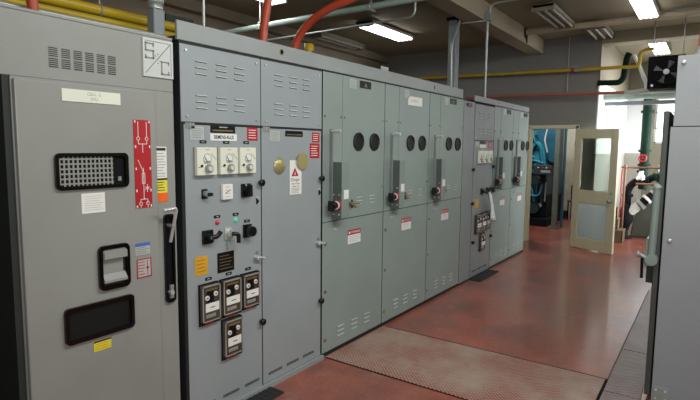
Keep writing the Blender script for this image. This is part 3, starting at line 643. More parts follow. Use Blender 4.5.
c = thing('blank_cubicle', (5.63, 2.8, 0), 'narrow blank grey cubicle set between the two header sections', 'electrical cabinet')
body(c, 5.470, 5.795, M_DK, 2.10); B('front_panel', c, 5.474, 5.790, F(0), F(.012), .02, 2.095, M_FG)
lb = MB(); lb.box(5.54, 5.70, F(.012), F(.015), 2.035, 2.075, M_BLK); lb.box(5.60, 5.67, F(.015), F(.016), 2.048, 2.062, M_BRS); lb.build('nameplate', c, label='black nameplate')
knob_latch(c, 5.77, 1.32); knob_latch(c, 5.77, .92)

c = thing('relay_cubicle', (6.12, 2.8, 0), 'far grey relay cubicle with three cream meters and a plastic sheet hanging from a switch', 'electrical cabinet')
body(c, 5.80, 6.46, M_DK, 2.095); louvre_panel(c, 5.805, 6.455, 1.665, 2.085, M_FG, (5.97, 6.12, 6.27), (1.955, 1.775), .08)
B('door', c, 5.805, 6.452, F(0), F(.012), .02, 1.655, M_FG, .002)
lines_plate('notice_label', c, 5.86, 5.95, 1.585, 1.645, M_SLV, M_INK, 5); lb = MB(); lb.box(5.99, 6.17, F(.012), F(.015), 1.622, 1.652, M_BLK); lb.build('nameplate', c, label='black nameplate'); plate('maker_plate', c, 5.985, 6.19, 1.575, 1.615, M_WHT)
lines_plate('danger_label', c, 6.275, 6.385, 1.575, 1.648, M_RED, M_WHT, 4)
for a in ((5.915, 6.055), (6.08, 6.21), (6.24, 6.37)): meter(c, a[0], a[1], 1.390, 1.540)
knob_latch(c, 6.436, 1.34)
for x in (6.09, 6.27, 6.45-.04): rotary(c, x, 1.045, 'pistol' if x < 6.2 else 'round')
lines_plate('caution_plate', c, 5.895, 6.000, .855, .955, M_AMB, M_AMD, 4, label='amber caution plate')
for a in ((5.90, 6.06, .535, .775), (6.08, 6.22, .54, .78), (6.24, 6.38, .545, .785), (6.06, 6.21, .30, .525)): relay(c, *a)
knob_latch(c, 5.83, .45); knob_latch(c, 6.436, .45)
mb = MB()
for a in ((5.86, 6.0), (6.04, 6.18), (6.22, 6.36)): slots(mb, a[0], a[1], .085)
mb.build('vent', c)
fused_switch('fourth fused switch cubicle in the row, beside the hanging plastic sheet', 6.465, 7.215, False)
fused_switch('last fused switch cubicle at the far end of the row by the doorway', 7.220, 7.935, False)
# plastic sheet
vs = []; fs = []; nx, nz = 9, 12
for j in range(nz):
    tz = j/(nz-1)
    for i in range(nx):
        tx = i/(nx-1); half = .02+.10*tz
        x = 6.20+.16*tz+(tx-.5)*2*half; z = 1.02-.36*tz+.02*math.sin(tx*6); y = F(.075+.02*math.sin(tx*9+tz*3)+.01*tz)
        vs.append((x, y, z))
for j in range(nz-1):
    for i in range(nx-1): fs.append((j*nx+i, j*nx+i+1, (j+1)*nx+i+1, (j+1)*nx+i))
mb = MB(); mb.add(vs, fs, M_PLST, True); o = mb.build('plastic_sheet'); tag(o, 'crumpled pale plastic sheet hanging from a switch on the far relay cubicle', 'plastic sheet')
so = o.modifiers.new('s', 'SOLIDIFY'); so.thickness = .003

# headers
def header(label, x0, x1, z0, z1, marks):
    h = thing('top_header', ((x0+x1)/2, 2.45, z0), label, 'header')
    B('fascia', h, x0, x1, F(.012), F(-.006), z0, z1, M_HD, .003); B('tray', h, x0+.004, x1-.004, F(-.0065), F(-.28), z0, z0+.022, M_DKG)
    for x in marks: mb = MB(); mb.box(x-.008, x+.008, F(.012), F(.0135), z0+.03, z1-.03, M_DK); mb.build('slot', h)
    return h
h = header('long grey header trough running above the nearer cubicles', 1.718, 5.440, 2.112, 2.210, (4.72,))
mb = MB(); mb.torus((2.505, F(.012), 2.166), (0, 1, 0), .017, .003, M_BRS, 18, 6); mb.cyl((2.505, F(.012), 2.166), (2.505, F(.0135), 2.166), .016, M_OIL, 18); mb.build('round_knockout', h, label='brass-rimmed round knockout')
mb = MB(); mb.box(3.74, 3.86, F(-.007), F(-.015), 2.135, 2.245, M_STL); mb.box(3.74, 3.86, F(-.015), F(-.09), 2.215, 2.22, M_STL); mb.build('lifting_bracket', h)
h = header('short grey header trough above the far relay and switch cubicles', 5.800, 7.935, 2.112, 2.180, (6.62, 7.2))

# ------------------------------------------------------------------ RIGHT-HAND CABINET
c = thing('switchgear_end_cabinet', (4.2, -.3, 0), 'pale grey cabinet end panel close by on the right, corner standing on the tread plate', 'electrical cabinet')
B('body', c, 3.60, 7.4, -.85, .213, .0, 1.706, M_RC, .002)
B('upper_panel', c, 3.598, 7.4, -.85, .200, 1.710, 2.115, M_RC, .002)
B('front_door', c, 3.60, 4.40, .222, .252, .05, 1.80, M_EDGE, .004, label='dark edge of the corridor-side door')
for z, y in ((2.075, .17), (1.03, .175)):
    mb = MB(); mb.lathe((3.592 if z > 1.7 else 3.60, y, z), (-1, 0, 0), [(0, .012), (.006, .012), (.010, .006)], M_CHR, 12); mb.build('bolt', c)
mb = MB(); mb.box(3.592, 3.60, .125, .205, .03, .115, M_STL)
for y in (.14, .19):
    for z in (.045, .10): mb.cyl((3.592, y, z), (3.586, y, z), .006, M_CHR, 8)
mb.build('anchor_bracket', c)
mb = MB(); mb.box(3.61, 3.80, .252, .30, .86, 1.03, M_BOX); mb.box(3.64, 3.80, .252, .29, .75, .88, M_DKG); o = mb.build('mechanism_box', c, .004)
mb = MB(); mb.tube([(3.575, .255, 1.345), (3.57, .262, .935)], .021, M_BOX, 14); mb.lathe((3.575, .255, 1.345), (0, 0, 1), [(0, .026), (.015, .022), (.022, .010)], M_BOX, 14); mb.build('lever', o)
mb = MB(); mb.cyl((3.60, .26, .91), (3.545, .26, .91), .034, M_BOX, 16); mb.cyl((3.57, .255, .90), (3.57, .325, .935), .013, M_STL, 10); mb.lathe((3.57, .320, .935), (0, 1, 0), [(0, .012), (.004, .022), (.018, .022), (.022, .01)], M_STL, 12)
mb.cyl((3.57, .31, .93), (3.57, .307, .79), .008, M_OIL, 8); mb.build('crank', o)
mb = MB(); mb.lathe((3.72, .09, 2.115), (0, 0, 1), [(0, .035), (.03, .035), (.034, .026), (.06, .026)], M_STL, 14); o = mb.build('conduit_hub', c)
mb = MB(); mb.tube([(3.72, .09, 2.16), (3.72, .09, ZC)], .020, M_CND, 12); tag(mb.build('vertical_conduit'), 'orange conduit rising from the top of the pale right cabinet', 'conduit')

# ------------------------------------------------------------------ FLOOR ITEMS
def fplate(label, x0, x1, y0, y1, m, group='tread plates let into the floor'):
    mb = MB(); mb.box(x0, x1, y0, y1, 0, .006, m); o = mb.build('tread_plate', None, .0015); tag(o, label, 'floor plate', group); return o
fplate('wide worn red diamond tread plate crossing the aisle from the switchgear', 2.965, 3.795, .500, 2.275, M_TRD)
fplate('grey tread plate beside the right cabinet, nearest its anchor bracket', 2.2, 3.60, .02, .480, M_TRD2)
fplate('steel tread plate in the strip beyond the nearest joint', 3.61, 4.46, .27, .480, M_TRD2)
o = fplate('shiny strip of floor plate running on towards the alcove', 4.47, 6.6, .23, .480, M_TRD2)
mb = MB(); mb.box(3.80, 3.812, .49, 2.27, 0, .003, M_OIL); mb.box(2.2, 3.8, .482, .498, 0, .003, M_OIL); mb.box(2.955, 2.963, .5, 2.27, 0, .003, M_OIL); mb.box(3.8, 6.6, .482, .490, 0, .003, M_BRN); mb.build('trim_4', kind='structure')
def fmat(label, x0, x1, y0, y1):
    mb = MB(); mb.box(x0, x1, y0, y1, .001, .010, M_RUB)
    for i in range(9): a = x0+.02+(x1-x0-.04)*i/8; mb.box(a-.006, a+.006, y0+.015, y1-.015, .010, .012, M_RUB)
    tag(mb.build('rubber_mat', None, .002), label, 'mat', 'black mats in front of relay cubicles')
fmat('black rubber mat on the floor before the near relay cubicle', 1.98, 2.36, 2.145, 2.283)
fmat('black rubber mat at the foot of the far relay cubicle', 5.78, 6.42, 2.14, 2.283)
mb = MB(); mb.box(A0, 2.93, 2.262, 2.295, 0, .028, M_HD); mb.build('trim_5', kind='structure')

# ------------------------------------------------------------------ OVERHEAD
def pipe(name, pts, r, m, label, cat='pipe', bend=.08, group=None, n=12):
    mb = MB(); mb.tube(pts, r, m, n, bend); o = mb.build(name); tag(o, label, cat, group); return o
# near yellow pipes above the S C cabinet
t = thing('yellow_pipe', (1.2, 2.9, 2.30), 'thick yellow pipe passing behind the top of the nearest cabinet', 'pipe')
mb = MB(); mb.tube([(-1.5, 2.9, 2.325), (3.52, 2.9, 2.325), (3.52, 2.9, 2.44)], .030, M_GAS, 14, .05); mb.build('run', t)
mb = MB(); mb.lathe((3.52, 2.9, 2.385), (0, 0, 1), [(0, .04), (.06, .04), (.062, .03)], M_GAS, 14); mb.build('end_cap', t)
for x in (1.66,): mb = MB(); mb.torus((x, 2.9, 2.325), (1, 0, 0), .033, .005, M_STL, 16, 6); mb.cyl((x, 2.9, 2.355), (x, 2.9, ZC), .005, M_STL, 8); mb.build('hanger', t)
pipe('yellow_pipe', [(-1.5, 2.86, 2.262), (3.3, 2.86, 2.262), (3.3, 2.86, 2.112)], .021, M_GAS, 'thinner yellow pipe under the thick one, behind the nearest cabinet')
pipe('steel_conduit', [(-1.5, 2.62, 2.185), (2.9, 2.62, 2.185), (2.9, 2.62, 2.112)], .012, M_ALU, 'thin silver conduit low behind the nearest cabinet top', 'conduit')
pipe('orange_conduit', [(1.16, 2.56, 2.113), (1.14, 2.56, 2.30), (1.09, 2.56, 2.6), (1.05, 2.56, ZC)], .024, M_CND, 'short orange conduit at the upper left corner behind the nearest cabinet', 'conduit', .15, 'orange conduits')
pipe('orange_conduit', [(2.565, 2.52, 2.136), (2.58, 2.52, 2.35), (2.645, 2.52, 2.62), (2.70, 2.52, ZC)], .028, M_CND, 'straight orange conduit rising out of the near header', 'conduit', .15, 'orange conduits')
pipe('orange_conduit', [(2.9, 2.535, 2.136), (2.9, 2.522, 2.29), (2.9, 2.46, 2.38), (2.9, 2.36, 2.455), (2.9, 2.20, 2.515), (2.9, 2.02, 2.545), (2.9, 1.7, 2.60), (2.9, 1.0, 2.70), (2.9, .2, 2.75), (2.9, -.6, 2.75), (2.9, -1.5, 2.75)], .027, M_CND, 'orange conduit curving over from the near header across the aisle', 'conduit', .1, 'orange conduits')
# grey conduit with fitting box above the S C cabinet
t = thing('conduit_fitting', (1.868, 2.675, 2.11), 'grey conduit body with a pipe rising beside the S and C plate', 'conduit')
mb = MB(); mb.box(1.83, 1.905, 2.64, 2.71, 2.112, 2.345, M_GRY); mb.build('box', t, .01)
mb = MB(); mb.lathe((1.868, 2.675, 2.345), (0, 0, 1), [(0, .040), (.03, .038), (.032, .046), (.06, .046), (.062, .026)], M_ALU, 16); mb.tube([(1.868, 2.675, 2.38), (1.868, 2.675, ZC)], .026, M_ALU, 12); mb.build('riser', t)
mb = MB(); mb.box(2.14, 2.36, 2.96, 3.15, 2.112, 2.42, M_DKG); tag(mb.build('dark_junction_box', None, .004), 'dark box standing behind the near end of the header', 'junction box')
pipe('steel_conduit', [(2.115, 2.56, 2.136), (2.115, 2.56, ZC)], .009, M_ALU, 'thin upright silver conduit at the near end of the header', 'conduit', 0)
t = thing('aqua_pipe', (4.5, 3.5, 2.98), 'pale aqua pipe slung across below the ceiling', 'pipe')
mb = MB(); mb.tube([(4.5, 5.4, 2.96), (4.5, -1.5, 2.99)], .032, M_AQU, 14); mb.build('run', t)
for y in (4.45, 2.9): mb = MB(); mb.torus((4.5, y, 2.975), (0, 1, 0), .038, .007, M_ALU, 16, 6); mb.cyl((4.5, y, 3.01), (4.5, y, ZC), .006, M_ALU, 8); mb.box(4.45, 4.55, y-.02, y+.02, 2.925, 2.94, M_ALU); mb.build('hanger', t)
pipe('steel_conduit', [(4.9, 5.4, 2.90), (4.9, 2.62, 2.92), (4.9, 2.62, 3.2)], .012, M_ALU, 'thin conduit running beside the pale aqua pipe', 'conduit')
# riser and conduits
t = thing('busway_riser', (6.25, 2.8, 2.11), 'tall grey steel riser standing on the third fused switch cubicle', 'riser')
mb = MB(); mb.box(6.19, 6.31, 2.73, 2.83, 2.112, ZC, M_GRY); mb.build('duct', t, .004)
mb = MB(); mb.box(6.17, 6.33, 2.71, 2.85, 3.16, 3.20, M_OIL); mb.build('flange', t)
pipe('steel_conduit', [(5.86, 2.62, 2.097), (5.83, 2.62, 2.80), (6.07, 2.62, 3.12), (6.07, 2.62, ZC)], .015, M_ALU, 'bright conduit bending upward in front of the tall grey riser', 'conduit')
t = thing('drop_conduit', (6.22, 2.325, 2.18), 'bright upright conduit dropping from a box on the ceiling beam', 'conduit')
mb = MB(); mb.tube([(6.22, 2.335, 2.136), (6.22, 2.335, 3.12)], .014, M_ALU, 12); mb.build('run', t)
mb = MB(); mb.box(6.18, 6.26, 2.29, 2.358, 3.10, 3.19, M_GRY); mb.build('box', t, .004)
mb = MB(); mb.tube([(6.20, 2.34, 3.105), (6.12, 2.40, 3.085), (6.12, 2.62, 3.09)], .010, M_ALU, 10, .06); mb.tube([(6.22, 2.31, 3.18), (6.22, 2.30, 3.29), (6.22, 2.2, 3.30), (6.22, 1.5, 3.30)], .010, M_ALU, 10, .06); mb.build('branch', t)
# big beige pipe through the beam
t = thing('beige_pipe', (7.84, 1.7, 3.27), 'beige insulated pipe coming out of a black hole in the beam', 'pipe')
mb = MB(); mb.tube([(7.84, 2.359, 3.268), (7.84, -1.5, 3.268)], .045, M_BGE, 16); mb.build('run', t)
mb = MB(); mb.cyl((7.84, 2.36, 3.25), (7.84, 2.345, 3.25), .075, M_OIL, 16); mb.prism([(7.80, 3.19), (7.90, 3.19), (7.90, 3.12), (7.86, 3.16)], 2.358, 2.345, M_OIL); mb.build('black_collar', t)
# far-wall gas pipe
t = thing('gas_pipe', (8.75, 2.5, 2.8), 'long yellow gas pipe along the grey back wall with a red valve', 'pipe')
mb = MB(); mb.tube([(8.735, 5.38, 2.86), (8.735, 1.0, 2.785), (8.735, .965, 2.80), (8.735, .95, 3.0), (8.735, .80, 3.02)], .026, M_GAS, 12, .05); mb.build('run', t)
mb = MB(); mb.lathe((8.735, 1.90, 2.80), (0, -1, 0), [(0, .035), (.05, .035), (.055, .028)], M_REDV, 12); mb.cyl((8.735, 1.85, 2.80), (8.735, 1.78, 2.80), .034, M_STL, 12); mb.box(8.715, 8.755, 1.80, 1.90, 2.83, 2.85, M_STL); mb.build('valve', t)
for y in (4.4, 3.0): mb = MB(); mb.box(8.735, XW-.002, y-.015, y+.015, 2.79 if y < 4 else 2.81, 2.80 if y < 4 else 2.82, M_STL); mb.build('bracket', t)
pipe('rust_orange_pipe', [(8.72, 3.6, 2.46), (8.72, 1.13, 2.415)], .024, M_COP, 'rust-orange pipe running low along the back wall towards the unit heater', bend=0)
pipe('grey_pipe', [(8.72, 1.13, 2.415), (8.72, 1.02, 2.415), (8.72, .90, 2.43), (8.72, -1.5, 2.40)], .034, M_ALU, 'grey pipe continuing the rust-orange pipe under the heater', bend=.03)
pipe('steel_conduit', [(8.80, 1.96, ZC), (8.80, 1.96, 2.455)], .007, M_STL, 'thin dark upright conduit crossing the yellow gas pipe', 'conduit', 0)
pipe('refrigerant_pipe', [(8.812, 1.52, 2.585), (8.812, 1.22, 2.575), (8.812, 1.17, 2.64), (8.812, 1.14, 2.93), (8.812, 1.11, 3.0)], .042, M_GRN, 'dark green pipe bend below the yellow gas pipe', bend=.06)
pipe('silver_flexible_duct', [(8.812, 1.05, 2.97), (8.812, .96, 2.78), (8.812, .86, 2.54), (8.812, .86, 2.47)], .026, M_CHR, 'shiny silver duct slanting down from the dark green bend', 'duct', .04)
# pipes further in the alcove
t = thing('cross_duct', (9.3, .7, 2.4), 'pale horizontal duct crossing the alcove under the unit heater', 'duct')
mb = MB(); mb.tube([(9.3, 1.5, 2.41), (9.3, -1.5, 2.40)], .050, M_AQU, 14); mb.build('run', t); mb = MB(); mb.box(9.40, 9.50, -1.5, 1.5, 2.28, 2.34, M_GRY); mb.build('support_rail', t)
# unit heater
t = thing('unit_heater', (8.1, .6, 2.35), 'black ceiling-hung unit heater with a round fan, above the alcove pipes', 'heater')
B('casing', t, 8.02, 8.35, .36, .78, 2.38, 2.80, M_MBK, .01)
mb = MB(); mb.torus((8.02, .565, 2.59), (1, 0, 0), .165, .016, M_MBK, 28, 8); mb.cyl((8.02, .565, 2.59), (8.012, .565, 2.59), .165, M_MBK, 28)
for k in range(5): mb.torus((8.008, .565, 2.59), (1, 0, 0), .03+.03*k, .0025, M_MBK, 20, 5)
fg = mb.build('fan_guard', t)
mb = MB(); mb.cyl((8.012, .565, 2.59), (7.985, .565, 2.59), .035, M_STL, 14)
for k in range(4):
    a = k*PI/2+.4; mb.add([(8.005, .565+.03*math.cos(a), 2.59+.03*math.sin(a)), (8.000, .565+.15*math.cos(a-.25), 2.59+.15*math.sin(a-.25)), (8.010, .565+.15*math.cos(a+.25), 2.59+.15*math.sin(a+.25))], [(0, 1, 2)], M_INKD)
mb.build('fan', t)
for y in (.40, .74): mb = MB(); mb.cyl((8.15, y, 2.80), (8.15, y, ZC), .007, M_STL, 8); mb.build('hanger_rod', t)
mb = MB(); mb.cyl((8.02, .72, 2.42), (8.00, .72, 2.42), .016, M_CHR, 10); mb.build('thermostat', t)

# ceiling lights
def light(label, x0, x1, y0, y1, lit, z=3.25, n=4, group='ceiling strip lights', drop=True):
    t = thing('strip_light', ((x0+x1)/2, (y0+y1)/2, z), label, 'ceiling light', group)
    mb = MB(); mb.prism([(y0, ZC-.03), (y0+.02, z+.02), (y1-.02, z+.02), (y1, ZC-.03)], x0, x1, M_FIX, 'x'); mb.box(x0, x0+.02, y0, y1, z-.025, ZC-.02, M_FIX); mb.box(x1-.02, x1, y0, y1, z-.025, ZC-.02, M_FIX)
    mb.box(x0+.1, x1-.1, (y0+y1)/2-.05, (y0+y1)/2+.05, ZC-.04, ZC, M_FIX); mb.build('housing', t)
    for k in range(n):
        y = y0+.035+(y1-y0-.07)*k/(n-1); q = MB(); q.cyl((x0+.02, y, z), (x1-.02, y, z), .018, M_LITE if lit else M_UNL, 10); q.build('tube', t)
    if lit:
        L = bpy.data.lights.new('strip', 'AREA'); L.shape = 'RECTANGLE'; L.size = x1-x0; L.size_y = y1-y0; L.energy = lit; L.color = (1, .97, .93)
        lo = bpy.data.objects.new('strip_lamp', L); COL.objects.link(lo); lo.location = ((x0+x1)/2, (y0+y1)/2, z-.04)
    return t
light('lit strip light above the far end of the nearer header', 6.12, 7.30, 3.92, 4.20, 9)
light('lit strip light at the top edge, between the two orange conduits', 3.40, 4.66, 4.16, 4.42, 9)
light('large lit strip light high over the aisle', 6.50, 7.72, .66, .90, 9)
light('small lit strip light behind the unit heater', 9.30, 10.5, .69, .95, 6, z=3.22)
light('unlit strip light beside the ceiling beam', 6.58, 7.72, 1.66, 1.92, 0, n=3)
light('unlit strip light close to the back wall', 7.95, 8.80, 1.32, 1.60, 0, n=3)
light('dim unlit strip light far back by the left wall', 6.3, 7.5, 4.95, 5.15, 0, z=3.24, n=2)

# ------------------------------------------------------------------ ALCOVE
t = thing('green_standpipe', (10.7, 1.00, 0), 'upright dark green pipe with a red handwheel valve in the alcove', 'pipe')
mb = MB(); mb.tube([(10.7, 1.00, 2.5), (10.7, 1.00, .86)], .075, M_GRN, 14)
for z in (2.25, 1.55, 1.30): mb.cyl((10.7, 1.00, z-.02), (10.7, 1.00, z+.02), .105, M_GRN, 16)
mb.build('run', t)
mb = MB(); mb.torus((10.60, 1.02, 1.42), (1, 0, 0), .060, .014, M_REDV, 20, 8); mb.box(10.595, 10.605, .965, 1.075, 1.412, 1.428, M_REDV); mb.box(10.595, 10.605, 1.012, 1.028, 1.37, 1.47, M_REDV); mb.cyl((10.60, 1.02, 1.42), (10.70, 1.00, 1.42), .014, M_STL, 10); mb.lathe((10.7, 1.00, 1.34), (0, 0, 1), [(0, .05), (.03, .065), (.13, .065), (.16, .05)], M_REDV, 14); mb.build('handwheel_valve', t)
t = thing('copper_handrail', (10, 1.0, 0), 'copper coloured pipe rail with a post in front of the pumps', 'rail')
mb = MB(); mb.tube([(10, 1.27, 1.27), (10, -.3, 1.27)], .017, M_CPR, 10); mb.build('rail', t)
mb = MB(); mb.tube([(10, 1.21, 0), (10, 1.21, 1.30)], .020, M_CPR, 10); mb.lathe((10, 1.21, 1.26), (0, 0, 1), [(0, .026), (.05, .026), (.055, .01)], M_CPR, 10); mb.build('post', t)
mb = MB(); mb.tube([(10, -.2, 0), (10, -.2, 1.27)], .018, M_CPR, 10); mb.build('post', t)
pipe('red_hose', [(10.06, 1.262, 1.24), (10.07, 1.27, 1.0), (10.06, 1.258, .72), (10.07, 1.268, .4), (10.06, 1.262, .02)], .010, M_REDV, 'thin red hose hanging beside the rail post', 'hose', .1)
# pump assembly
t = thing('pump_assembly', (10.3, 1.05, 0), 'dark pump pipework with white insulated joint leaning beside the plinth', 'pump')
mb = MB(); mb.tube([(10.35, 1.20, .14), (10.35, 1.19, .88), (10.35, 1.09, 1.02), (10.35, .88, 1.04)], .062, M_OIL, 14, .08)
mb.cyl((10.35, 1.19, .74), (10.35, 1.19, .79), .09, M_OIL, 16); mb.cyl((10.35, 1.03, 1.02), (10.35, .98, 1.03), .085, M_OIL, 16); mb.build('elbow_pipe', t)
mb = MB(); mb.lathe((10.30, 1.21, .38), (0, -.3, 1), [(-.26, .05), (-.2, .12), (-.05, .15), (.1, .13), (.2, .09), (.24, .05)], M_OIL, 18); mb.lathe((10.30, 1.20, .0), (0, 0, 1), [(0, .13), (.04, .13), (.06, .06), (.2, .06)], M_OIL, 16); mb.build('pump_body', t)
mb = MB(); mb.cyl((10.27, 1.14, .47), (10.29, 1.00, .60), .082, M_INS, 18); mb.build('insulated_section', t, label='white insulated section')
mb = MB(); mb.cyl((10.29, .995, .605), (10.30, .955, .645), .105, M_STL, 18); mb.cyl((10.30, .955, .645), (10.32, .90, .70), .07, M_OIL, 16); mb.cyl((10.32, .90, .70), (10.33, .87, .73), .095, M_INS, 18); mb.cyl((10.33, .87, .73), (10.36, .74, .86), .065, M_OIL, 16); mb.cyl((10.36, .80, .80), (10.365, .77, .83), .09, M_STL, 16); mb.build('flanged_joint', t)
mb = MB(); mb.lathe((10.35, 1.0, 1.02), (0, 0, 1), [(0, .06), (.04, .085), (.09, .06), (.12, .045), (.18, .04)], M_CHR, 14); mb.tube([(10.35, .95, 1.15), (10.35, 1.07, 1.20)], .02, M_OIL, 10); mb.build('relief_valve', t)
mb = MB(); mb.tube([(10.42, .95, .98), (10.42, .86, 1.08), (10.42, .70, 1.12), (10.42, .3, 1.12)], .060, M_GRN, 14, .06); mb.cyl((10.42, .79, 1.08), (10.42, .755, 1.10), .09, M_GRN, 16); mb.build('discharge_pipe', t)
mb = MB(); mb.lathe((10.42, .70, 1.18), (0, 0, 1), [(0, .05), (.03, .06), (.06, .045), (.10, .02)], M_INS, 12); mb.torus((10.42, .70, 1.30), (0, 0, 1), .05, .008, M_STL, 16, 6); mb.build('gauge_valve', t)
mb = MB(); mb.tube([(10.2, 1.06, .98), (10.2, .5, .98)], .022, M_CPR, 10); mb.build('branch_pipe', t)
mb = MB(); mb.prism([(1.13, 0), (1.10, .30), (.99, .62), (.86, .80), (.80, .86), (.2, .86), (.2, 0)], 10.52, 11.3, M_PLN, 'x'); tag(mb.build('machine_plinth', None, .02), 'grey-green sloping concrete plinth under the pump pipework', 'plinth')
# timber steps / crates behind the door
def crate(label, x0, x1, y0, y1, z0, z1):
    t = thing('wooden_crate', ((x0+x1)/2, (y0+y1)/2, z0), label, 'crate', 'timber crates by the alcove wall')
    mb = MB(); n = 3; mb.box(x0+.012, x1-.012, y0+.012, y1-.012, z0+.002, z1-.004, M_BRN)
    for k in range(n):
        a = z0+(z1-z0)*k/n+.004; b = z0+(z1-z0)*(k+1)/n-.004
        mb.box(x0, x0+.014, y0, y1, a, b, M_BRN); mb.box(x0, x1, y0, y0+.014, a, b, M_BRN)
    mb.build('case', t); mb = MB(); mb.box(x0-.01, x1, y0-.01, y1, z1-.02, z1, M_BRN); mb.build('lid', t, .003)
crate('lower timber crate beside the open door, on the floor', 9.66, 9.965, 1.15, 1.44, 0, .22)
crate('upper timber crate, set back on the lower one', 9.72, 9.965, 1.24, 1.46, .22, .40)
crate('small timber crate topping the pile beside the door', 9.74, 9.96, 1.26, 1.46, .40, .60)

# ------------------------------------------------------------------ GENERATOR ROOM
t = thing('diesel_generator', (11.4, 3.0, 0), 'blue diesel generator engine seen through the doorway', 'engine')
B('skid', t, 10.75, 12.6, 2.66, 3.9, 0, .16, M_OIL, .01)
mb = MB(); mb.box(10.90, 12.4, 2.72, 3.5, .16, .62, M_OIL); mb.prism([(2.74, .62), (3.4, .62), (3.4, 1.30), (2.86, 1.30), (2.74, 1.05)], 10.95, 12.3, M_ENGD, 'x'); mb.build('engine_block', t, .01)
mb = MB()
for k in range(5): mb.lathe((10.95, 2.82+.13*k, 1.20+.02*k), (-1, 0, 0), [(0, .06), (.05, .06), (.07, .04), (.08, .0)], M_ENG, 14)
mb.box(10.93, 12.2, 2.90, 3.45, 1.30, 1.52, M_ENG); mb.box(10.90, 10.96, 2.78, 3.3, 1.08, 1.18, M_ENG)
mb.build('cylinder_head', t, .01)
mb = MB(); mb.tube([(10.86, 3.06, 1.05), (10.84, 3.06, 1.55), (10.84, 2.92, 1.74), (10.84, 2.80, 1.55), (10.86, 2.76, 1.15)], .030, M_ENG, 12, .15)
mb.tube([(10.86, 3.2, .9), (10.84, 3.18, 1.35), (10.84, 3.0, 1.45), (10.86, 2.9, 1.25)], .024, M_ENG, 12, .12); mb.tube([(10.88, 2.95, .4), (10.86, 3.0, .75), (10.88, 3.15, .9)], .022, M_ENG, 10, .1); mb.tube([(10.86, 2.74, .5), (10.84, 2.72, .95), (10.86, 2.9, 1.0)], .016, M_STL, 10, .08)
mb.tube([(10.80, 3.02, 1.92), (10.78, 2.96, 1.70), (10.80, 2.86, 1.62), (10.80, 2.80, 1.30)], .018, M_ENG, 10, .08); mb.tube([(10.80, 3.10, 1.30), (10.79, 2.95, 1.34), (10.79, 2.78, 1.28)], .022, M_ENG, 10, .06); mb.tube([(10.82, 2.74, 1.98), (10.80, 2.78, 1.75), (10.82, 2.72, 1.5)], .014, M_INS, 10, .06); mb.tube([(10.84, 3.12, .78), (10.82, 3.0, .6), (10.82, 2.84, .62), (10.84, 2.8, .85)], .020, M_ENG, 10, .08)
mb.build('intake_pipe', t)
mb = MB(); mb.lathe((10.95, 3.12, 1.66), (-1, 0, 0), [(0, .16), (.05, .17), (.10, .13), (.12, .08), (.14, .0)], M_OIL, 20); mb.torus((10.88, 3.12, 1.66), (1, 0, 0), .12, .03, M_ENGD, 20, 8); mb.cyl((11.0, 3.12, 1.66), (11.8, 3.12, 1.66), .15, M_ENG, 18); mb.build('turbocharger', t)
mb = MB(); mb.box(11.6, 11.9, 2.66, 3.9, .6, 2.02, M_ENGD); mb.prism([(2.62, 2.02), (3.02, 2.02), (2.92, 1.62), (2.70, 1.30), (2.62, 1.30)], 10.98, 11.05, M_ENGM, 'x'); mb.box(11.05, 11.6, 2.9, 3.1, 1.85, 1.95, M_ENG); mb.build('radiator_shroud', t, .01)
for k in range(4): mb = MB(); mb.cyl((10.90, 2.80+.12*k, .66), (10.90, 2.80+.12*k, .86), .042, M_ENGD, 14); mb.cyl((10.88, 2.83+.12*k, .42), (10.85, 2.83+.12*k, .42), .04, M_STL, 12); mb.box(10.87, 10.91, 2.80+.12*k-.01, 2.83+.12*k, .42, .68, M_ENGD); mb.build('oil_filter', t)
mb = MB(); mb.cyl((10.88, 2.95, .36), (10.82, 2.95, .36), .13, M_ENGD, 24); mb.torus((10.82, 2.95, .36), (1, 0, 0), .12, .012, M_OIL, 24, 8); mb.build('flywheel', t)
mb = MB(); mb.box(10.62, 10.80, 2.56, 2.92, 1.06, 1.24, M_INKD); mb.box(10.70, 10.80, 2.7, 2.8, .9, 1.06, M_OIL); cp = mb.build('control_box', t, .006)
mb = MB()
for y, m in ((2.60, M_RED), (2.67, M_INS), (2.74, M_RED), (2.83, M_INS)): mb.cyl((10.62, y, 1.20), (10.60, y, 1.20), .014, m, 10)
mb.box(10.615, 10.62, 2.6, 2.78, 1.10, 1.15, M_STL); mb.build('indicator', cp)
mb = MB(); mb.box(10.60, 10.70, 2.44, 2.53, 0, 2.3, M_PLN); mb.box(10.57, 10.73, 2.41, 2.56, 0, .03, M_PLN); tag(mb.build('steel_post', None, .004), 'grey-green steel post standing beside the blue engine', 'post')
mb = MB(); mb.box(10.95, 11.05, 2.41, 2.445, 0, 2.4, M_ENGM); tag(mb.build('blue_upright', None, .004), 'narrow blue upright behind the grey-green post', 'post')
t = thing('wooden_stool', (12.3, 2.46, 0), 'small brown stool against the wall of the generator room', 'stool')
B('seat', t, 12.15, 12.5, 2.34, 2.58, .40, .44, M_BRN, .005); B('backrest', t, 12.47, 12.5, 2.34, 2.58, .55, .75, M_BRN, .005)
for x in (12.17, 12.48):
    for y in (2.36, 2.56): mb = MB(); mb.cyl((x, y, 0), (x, y, .75 if x > 12.3 else .40), .014, M_OIL, 8); mb.build('leg', t)

# fix parent inverses: every child was modelled in world coordinates
bpy.context.view_layer.update()
for o in scene.objects:
    if o.parent is not None:
        off = Vector((0, 0, 0)); p = o.parent
        while p is not None: off += p.location; p = p.parent
        # nested parents already carry an identity world matrix once corrected
for o in scene.objects:
    if o.parent is not None:
        root = o.parent
        if root.parent is None and root.type == 'EMPTY': o.matrix_parent_inverse = Matrix.Translation(-root.location)
        else: o.matrix_parent_inverse = Matrix.Identity(4)

